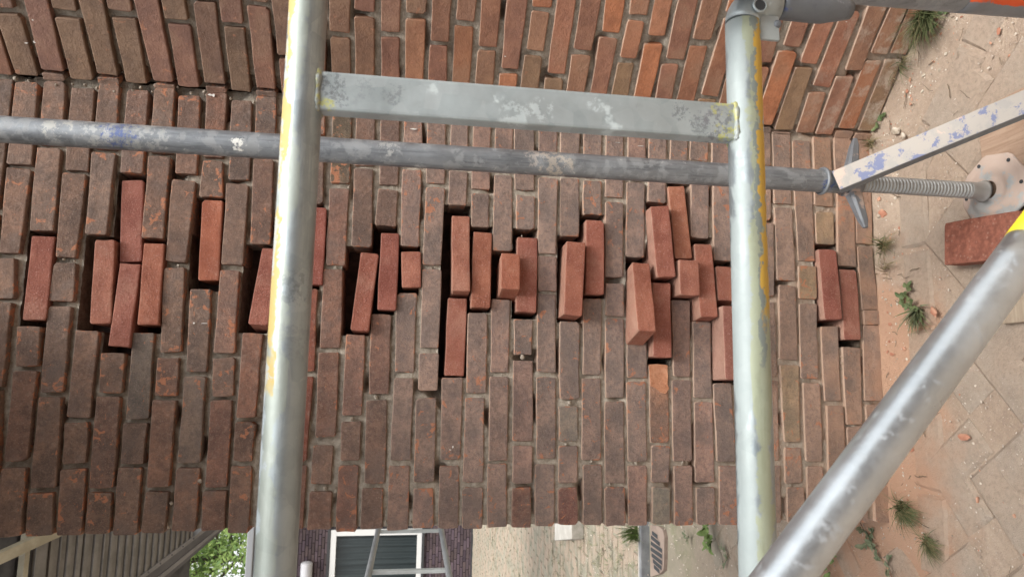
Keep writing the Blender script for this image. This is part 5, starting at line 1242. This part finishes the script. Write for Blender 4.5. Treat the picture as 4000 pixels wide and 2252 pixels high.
win = empty('window', (wx0, HY, hz_wb)); win.parent = house; win.location = Vector((wx0, HY, hz_wb)) - house.location
def wbox(n, a, u, v, w_, m, bev=0.0):
    o = box(n, a, u, v, w_, m, None, bev); o.parent = win; o.location = o.location - Vector((wx0, HY, hz_wb)); return o
H_ = hz_wt-hz_wb; W_ = wx1-wx0
wbox('frame_bottom', (wx0, HY-.03, hz_wb), (W_,0,0), (0,.09,0), (0,0,fw*1.3), MAT_WF, .004); wbox('frame_top', (wx0, HY-.03, hz_wt-fw*1.5), (W_,0,0), (0,.09,0), (0,0,fw*1.5), MAT_WF, .004)
wbox('frame_side', (wx0, HY-.031, hz_wb+fw*1.3), (fw,0,0), (0,.09,0), (0,0,H_-fw*2.8), MAT_WF, .004); wbox('frame_side', (wx1-fw*1.6, HY-.031, hz_wb+fw*1.3), (fw*1.6,0,0), (0,.09,0), (0,0,H_-fw*2.8), MAT_WF, .004)
wbox('sill', (wx0-.05, HY-.07, hz_wb-.05), (W_+.1,0,0), (0,.1,0), (0,0,.045), MAT_RE); wbox('lintel', (wx0-.05, HY-.04, hz_wt+.005), (W_+.1,0,0), (0,.1,0), (0,0,.055), MAT_RE)
V, F = [], []; n = 160
for i in range(n+1):
    x = wx0+fw+(W_-2*fw)*i/n; y = HY+.10+.025*math.sin(i*.9)+.02*math.sin(i*.37+1)+.012*noise.noise(Vector((i*.3,0,0)))
    V += [(x, y, hz_wb+.02), (x+.01*math.sin(i*1.7), y+.01*math.sin(i*.5), hz_wt-.02)]
for i in range(n): F.append((2*i, 2*i+2, 2*i+3, 2*i+1))
cu = pobj('curtain', V, F, MAT_CU, None, smooth=True); cu.parent = win; cu.location = cu.location - Vector((wx0, HY, hz_wb))
gm = bpy.data.materials.new('pane_glass'); gm.use_nodes = True; t_ = gm.node_tree; t_.nodes.clear(); o1 = t_.nodes.new('ShaderNodeOutputMaterial'); mx = t_.nodes.new('ShaderNodeMixShader'); tr = t_.nodes.new('ShaderNodeBsdfTransparent'); gl = t_.nodes.new('ShaderNodeBsdfGlossy'); gl.inputs['Roughness'].default_value = .05; tr.inputs[0].default_value = (.8,.85,.85,1)
mx.inputs[0].default_value = .035; t_.links.new(tr.outputs[0], mx.inputs[1]); t_.links.new(gl.outputs[0], mx.inputs[2]); t_.links.new(mx.outputs[0], o1.inputs[0])
pn = pobj('pane', [(wx0+fw, HY+.03, hz_wb+fw), (wx1-fw, HY+.03, hz_wb+fw), (wx1-fw, HY+.03, hz_wt-fw), (wx0+fw, HY+.03, hz_wt-fw)], [(0,1,2,3)], gm); pn.parent = win; pn.location = pn.location - Vector((wx0, HY, hz_wb))
s = NT('grey_gutter'); MAT_GU = s.fin((0.22,0.225,0.235), 0.5, .2)
box('gutter', (hx0, HY-.55, roofz-0.02), (hx1-hx0,0,0), (0,.14,0), (0,0,.13), MAT_GU, house, .02)
box('roof', (hx0, HY-.41, roofz+.005), (hx1-hx0,0,0), (0,6,0), (0,0,.12), MAT_RE, house)
box('plinth', (hx0, HY-.03, -0.02), (hx1-hx0,0,0), (0,.03,0), (0,0,.05), MAT_RE, house)
# capsule wall lamp
lp = at_y(*cp('C2', 380, 1400), HY-.12); 
la = tag(empty('wall_lamp', (lp.x, HY-.04, lp.z)), 'white capsule shaped lamp on the purple brick wall above the window', 'wall lamp')
s = NT('lamp_white'); MAT_LW = s.fin((0.45,0.45,0.47), 0.5)
tube('lamp_shade', [(lp.x+0.17, HY-.12, lp.z), (lp.x-0.25, HY-.12, lp.z)], 0.115, MAT_LW, la, radf=lambda L: 0.115*math.sqrt(max(0.02, 1-max(0, 1-L/0.05)**2-max(0, (L-.37)/0.05)**2)), step=.01)
box('wall_bracket', (lp.x-.1, HY-.05, lp.z-.05), (.2,0,0), (0,.05,0), (0,0,.1), MAT_RE, la)

# second scaffold frame standing farther back
fz0 = at_d(*cp('C2', 855, 1410), 4.95); fz1 = at_d(*cp('C2', 1455, 1410), 4.95)
sf = tag(empty('scaffolding', (fz0.x, fz0.y, 0)), 'small grey scaffold frame standing in front of the house window', 'scaffold frame', 'scaffold frames')
FARM = metal_material('far_frame_metal', (0.20,0.205,0.21), .4, .5, spangle=False); FARL = metal_material('far_bar_metal', (0.36,0.38,0.375), .3, .5, spangle=False)
xf = (fz0.x+fz1.x)/2; zu, zl = fz0.z, fz1.z
for z in (zu, zl): tube('rail', [(xf, fz0.y-.75, z), (xf, fz0.y+1.4, z)], R_T*1.0, FARM, sf, seg=20, step=.3)
for y in (fz0.y-.02, fz0.y+1.25): box('flat_bar', (xf-.025, y, zl+R_T*.9), (.026,0,0), (0,.05,0), (0,0,zu-zl-R_T*1.8), FARL, sf, .003)
for y in (fz0.y-.75, fz0.y+1.4): tube('upright', [(xf, y, -0.01), (xf, y, zu+.5)], R_T, FARM, sf, seg=20, step=.3)

# ---------------------------------------------------------------- neighbouring roof seen from below
sl30 = math.tan(math.radians(30)); RY, RZ = 4.28, 1.34+6*math.tan(math.radians(17.6))
RN = Vector((0, sl30, 1)).normalized(); RP = Vector((0, RY, RZ))
def rp(c, x, y): return at_plane(*cp(c, x, y), tuple(RP), tuple(RN))
roof = tag(empty('canopy_roof', (-3.5, RY, RZ)), 'grey-brown ribbed boarding of a sloping roof seen from below at the upper left', 'canopy')
s = NT('ribbed_board'); v = s.coords(); MAT_RIB = s.fin(s.mix(s.ramp(s.noise(v, 6, 5, .7), .35, .65), (0.165,0.158,0.15), (0.225,0.215,0.205)), .8, 0, s.bump(s.noise(v, 90, 4), .3, .002), .2)
s = NT('canopy_fascia'); v = s.coords(False); MAT_FA = s.fin(s.mix(s.ramp(s.noise(v, 8, 4), .35, .65), (0.085,0.082,0.09), (0.11,0.107,0.115)), .5)
s = NT('canopy_fascia_light'); v = s.coords(False); MAT_FL = s.fin(s.mix(s.ramp(s.noise(v, 8, 4), .35, .65), (0.17,0.165,0.17), (0.22,0.21,0.215)), .5)
s = NT('dark_beam'); v = s.coords(False); MAT_DB = s.fin(s.mix(s.ramp(s.noise(v, 8, 4), .35, .65), (0.045,0.045,0.05), (0.09,0.09,0.095)), .7)
s = NT('pale_beam'); v = s.coords(False); MAT_PB = s.fin(s.mix(s.ramp(s.noise(v, 8, 5), .35, .65), (0.30,0.27,0.20), (0.40,0.37,0.29)), .7)
# boundaries of the boards, read along the wall's edge (C1, y = 1150)
XB_ = [345, 378, 413, 455, 468, 510, 545, 580, 620, 633, 672, 708, 745, 780, 795, 830, 862, 895, 925, 950, 975, 1003, 1030, 1055, 1080, 1105, 1128, 1152, 1176, 1198, 1220, 1242, 1263, 1284, 1304, 1324, 1343, 1362, 1380, 1398, 1415, 1432, 1449]
ea, eb = rp('C1', 1470, 1130), rp('C1', 1040, 1450)
ed_ = (eb-ea).normalized()
def edge_x(y):   # where the verge line has this y
    t = (y-ea.y)/ed_.y; return (ea+ed_*t)
for i in range(len(XB_)-1):
    p, q = rp('C1', XB_[i], 1150), rp('C1', XB_[i+1], 1150)
    y0, y1 = q.y, p.y           # farther boards have larger y at larger x
    g = 0.007
    lo = min(p.y, q.y)+g/2; hi = max(p.y, q.y)-g/2
    def pz(x, y, off): return Vector((x, y, RZ-sl30*(y-RY))) - RN*off
    off = 0.012 if i % 2 else 0.0
    V = [pz(edge_x(lo).x, lo, off), pz(edge_x(hi).x, hi, off), pz(1.4, hi, off), pz(1.4, lo, off)]
    top_ = [v_+RN*(.03) for v_ in V]
    pobj('ribbed_board', V+top_, [(0,1,2,3), (7,6,5,4), (0,4,5,1), (1,5,6,2), (2,6,7,3), (3,7,4,0)], MAT_RIB, roof)
# verge board along the cut ends: a light lip, a broad dark face and a grey drip edge
def strip(name, ca, cb, cc, cd, depth, mat, down=0.0):
    A, B, C_, D = rp('C1', *ca), rp('C1', *cb), rp('C1', *cc), rp('C1', *cd)
    d1 = (B-A); d2 = (D-C_); A = A-d1*1.2; B = B+d1*1.5; C_ = C_-d2*1.2; D = D+d2*1.5
    lo = [p-RN*down for p in (A, B, D, C_)]; hi = [p+RN*depth for p in (A, B, D, C_)]
    return pobj(name, lo+hi, [(3,2,1,0), (4,5,6,7), (0,1,5,4), (1,2,6,5), (2,3,7,6), (3,0,4,7)], mat, roof)
strip('verge_lip', (1470,1130), (1040,1450), (1508,1130), (1085,1450), .05, MAT_FL, .018)
strip('verge_board', (1508,1130), (1085,1450), (1580,1130), (1180,1450), .05, MAT_FA, .010)
strip('drip_edge', (1582,1130), (1182,1450), (1612,1130), (1228,1450), .05, MAT_FL, .016)
strip('drip_edge', (1614,1130), (1230,1450), (1645,1130), (1275,1450), .05, MAT_FA, .005)
for q in range(8):   # screw heads in the lip
    p = rp('C1', 1470+19, 1130).lerp(rp('C1', 1040+22, 1450), q/5-.1) - RN*.019
    bm = bmesh.new(); bmesh.ops.create_icosphere(bm, subdivisions=1, radius=.007); o = obj('screw', bm, MAT_DB); o.parent = roof; o.location = p-roof.location
# beams at the ridge end, upper left
def beam(name, xa, xb, mat, off, extra=0.0):
    p, q = rp('C1', xa, 1150), rp('C1', xb, 1150); lo, hi = min(p.y, q.y), max(p.y, q.y)
    def pz(x, y, o_): return Vector((x, y, RZ-sl30*(y-RY))) - RN*o_
    V = [pz(-2.6, lo, off), pz(-2.6, hi, off), pz(1.4, hi, off), pz(1.4, lo, off)]; T = [v_+RN*(.06+extra) for v_ in V]
    return pobj(name, V+T, [(0,1,2,3), (7,6,5,4), (0,4,5,1), (1,5,6,2), (2,6,7,3), (3,7,4,0)], mat, roof)
beam('roof_beam', 262, 343, MAT_RIB, .03); beam('dark_beam', 218, 260, MAT_DB, .0); beam('dark_beam', -900, 178, MAT_DB, -.06); beam('roof_beam', 180, 216, MAT_PB, .03)
bk = beam('dark_lining', -900, 1500, MAT_DB, -.075)
ba, bb = rp('C1', -40, 1275)-RN*.12, rp('C1', 238, 1150)-RN*.12
dB_ = (bb-ba).normalized(); sB = dB_.cross(RN).normalized()
V = [ba-dB_*.6-sB*.0, bb, bb-sB*0.11, ba-dB_*.6-sB*0.11]
V = [ba-dB_*.6+sB*.035, bb+dB_*.3+sB*.035, bb+dB_*.3-sB*.035, ba-dB_*.6-sB*.035]; T = [v_+RN*.05 for v_ in V]
pobj('rafter', V+T, [(0,1,2,3), (7,6,5,4), (0,4,5,1), (1,5,6,2), (2,6,7,3), (3,7,4,0)], MAT_PB, roof)

# tree behind the house
tx, ty, tz = -6.2, 22.0, 8.2
tree = tag(empty('tree', (tx, ty, 0)), 'bright green feathery tree showing between the canopy roof and the house gutter', 'tree')
s = NT('bark'); v = s.coords(False); MAT_BARK = s.fin(s.mix(s.ramp(s.noise(v, 8, 5), .35, .65), (0.06,0.05,0.04), (0.14,0.11,0.09)), .9)
r = random.Random(4)
tube('trunk', [(tx, ty, 0), (tx+.15, ty, 2.5), (tx-.05, ty, 5.5), (tx+.1, ty, 9.5)], .2, MAT_BARK, tree, seg=12, radf=lambda L: .26*(1-L/11), step=.4, ref=Vector((0,-1,0)))
tips = []
for q in range(46):
    z0 = r.uniform(3.0, 9); a = r.uniform(0, 6.28); ln = r.uniform(1.6, 4.0)*(1.15-abs(z0-6)/7); p0_ = Vector((tx, ty, z0)); d_ = Vector((math.cos(a), math.sin(a), r.uniform(.1,.8))).normalized()
    P_ = [p0_]; 
    for k in range(5): d_ = (d_+Vector((r.gauss(0,.15), r.gauss(0,.15), r.gauss(0,.1)))).normalized(); P_.append(P_[-1]+d_*ln/5)
    tube('branch', P_, .05, MAT_BARK, tree, seg=6, radf=lambda L: .06*max(.1, 1-L/ln), step=.5, ref=ZAX+Vector((.01,0,0)))
    tips += P_[2:]
V, F = [], []
for p in tips:
    for c_ in range(4):
        cc = p+Vector((r.gauss(0,.45), r.gauss(0,.45), r.gauss(0,.35)))
        dens = r.choice((10, 22, 40))
        for q in range(dens):
            l_ = cc+Vector((r.gauss(0,.24), r.gauss(0,.24), r.gauss(0,.17))); a = Vector((r.uniform(-1,1), r.uniform(-1,1), r.uniform(-1,1))).normalized(); b_ = a.cross(Vector((r.uniform(-1,1), r.uniform(-1,1), r.uniform(-1,1)))).normalized()
            s_ = r.uniform(.035,.075); i0 = len(V); V += [l_-a*s_*1.6, l_+b_*s_*.6, l_+a*s_*1.6, l_-b_*s_*.6]; F.append((i0, i0+1, i0+2, i0+3))
s = NT('tree_leaves'); g = s.n('ShaderNodeNewGeometry'); n = s.noise(g.outputs['Position'], 1.6, 4); n9 = s.noise(g.outputs['Position'], 14, 2)
c = s.mix(s.ramp(n, .4, .62), (0.15,0.25,0.08), (0.36,0.48,0.15)); c = s.mix(s.ramp(n9, .45, .7, 0, .5), c, (0.24,0.32,0.10))
MAT_TL = s.fin(c, .6, 0, None, .3)
tl = s.n('ShaderNodeBsdfTranslucent'); s.l(c, tl.inputs[0]); ms = s.n('ShaderNodeMixShader'); ms.inputs[0].default_value = .45; s.l(s.b.outputs[0], ms.inputs[1]); s.l(tl.outputs[0], ms.inputs[2]); s.l(ms.outputs[0], s.out.inputs[0])
pobj('crown', V, F, MAT_TL, tree)

# ---------------------------------------------------------------- unseen blockers added outside the picture to shape the light
s = NT('blocker_boards'); v = s.coords(False); MAT_SO = s.fin(s.mix(s.ramp(s.noise(v, 6, 4), .35, .65), (0.10,0.09,0.08), (0.16,0.14,0.12)), .8)
ev = tag(empty('sky_blocker', (-1.2, -0.5, 2.62)), 'added unseen eaves overhead at the upper left, above the brick wall', 'sky_blocker')  # added overhead, out of view, to shade the wall's upper left
for q in range(13): box('blocker_board', (-2.9+q*0.235, -1.5, 2.62), (0.228, 0, 0), (0, 1.78, 0), (0, 0, 0.02), MAT_SO, ev)
box('blocker_edge', (-2.9, -1.53, 2.60), (2.82, 0, 0), (0, 0.025, 0), (0, 0, 0.2), MAT_SO, ev)
s = NT('rear_wall_brick'); v = s.coords(False); bt_ = s.n('ShaderNodeTexBrick'); s.l(v, bt_.inputs[0]); bt_.inputs['Scale'].default_value = 4.0
bt_.inputs['Color1'].default_value = (0.26,0.19,0.16,1); bt_.inputs['Color2'].default_value = (0.22,0.16,0.135,1); bt_.inputs['Mortar'].default_value = (0.10,0.09,0.08,1)
MAT_RW = s.fin(bt_.outputs[0], .9)
rw = tag(empty('added_rear_wall', (0, -4.6, 0)), 'added unseen dark brick wall behind the photographer', 'wall')  # added behind the camera to darken metal reflections and cut frontal light
box('wall_body', (-6, -4.8, -0.02), (12, 0, 0), (0, 0.2, 0), (0, 0, 2.9), MAT_RW, rw); box('coping', (-6.05, -4.84, 2.885), (12.1, 0, 0), (0, 0.28, 0), (0, 0, 0.06), MAT_SO, rw, bev=.01)
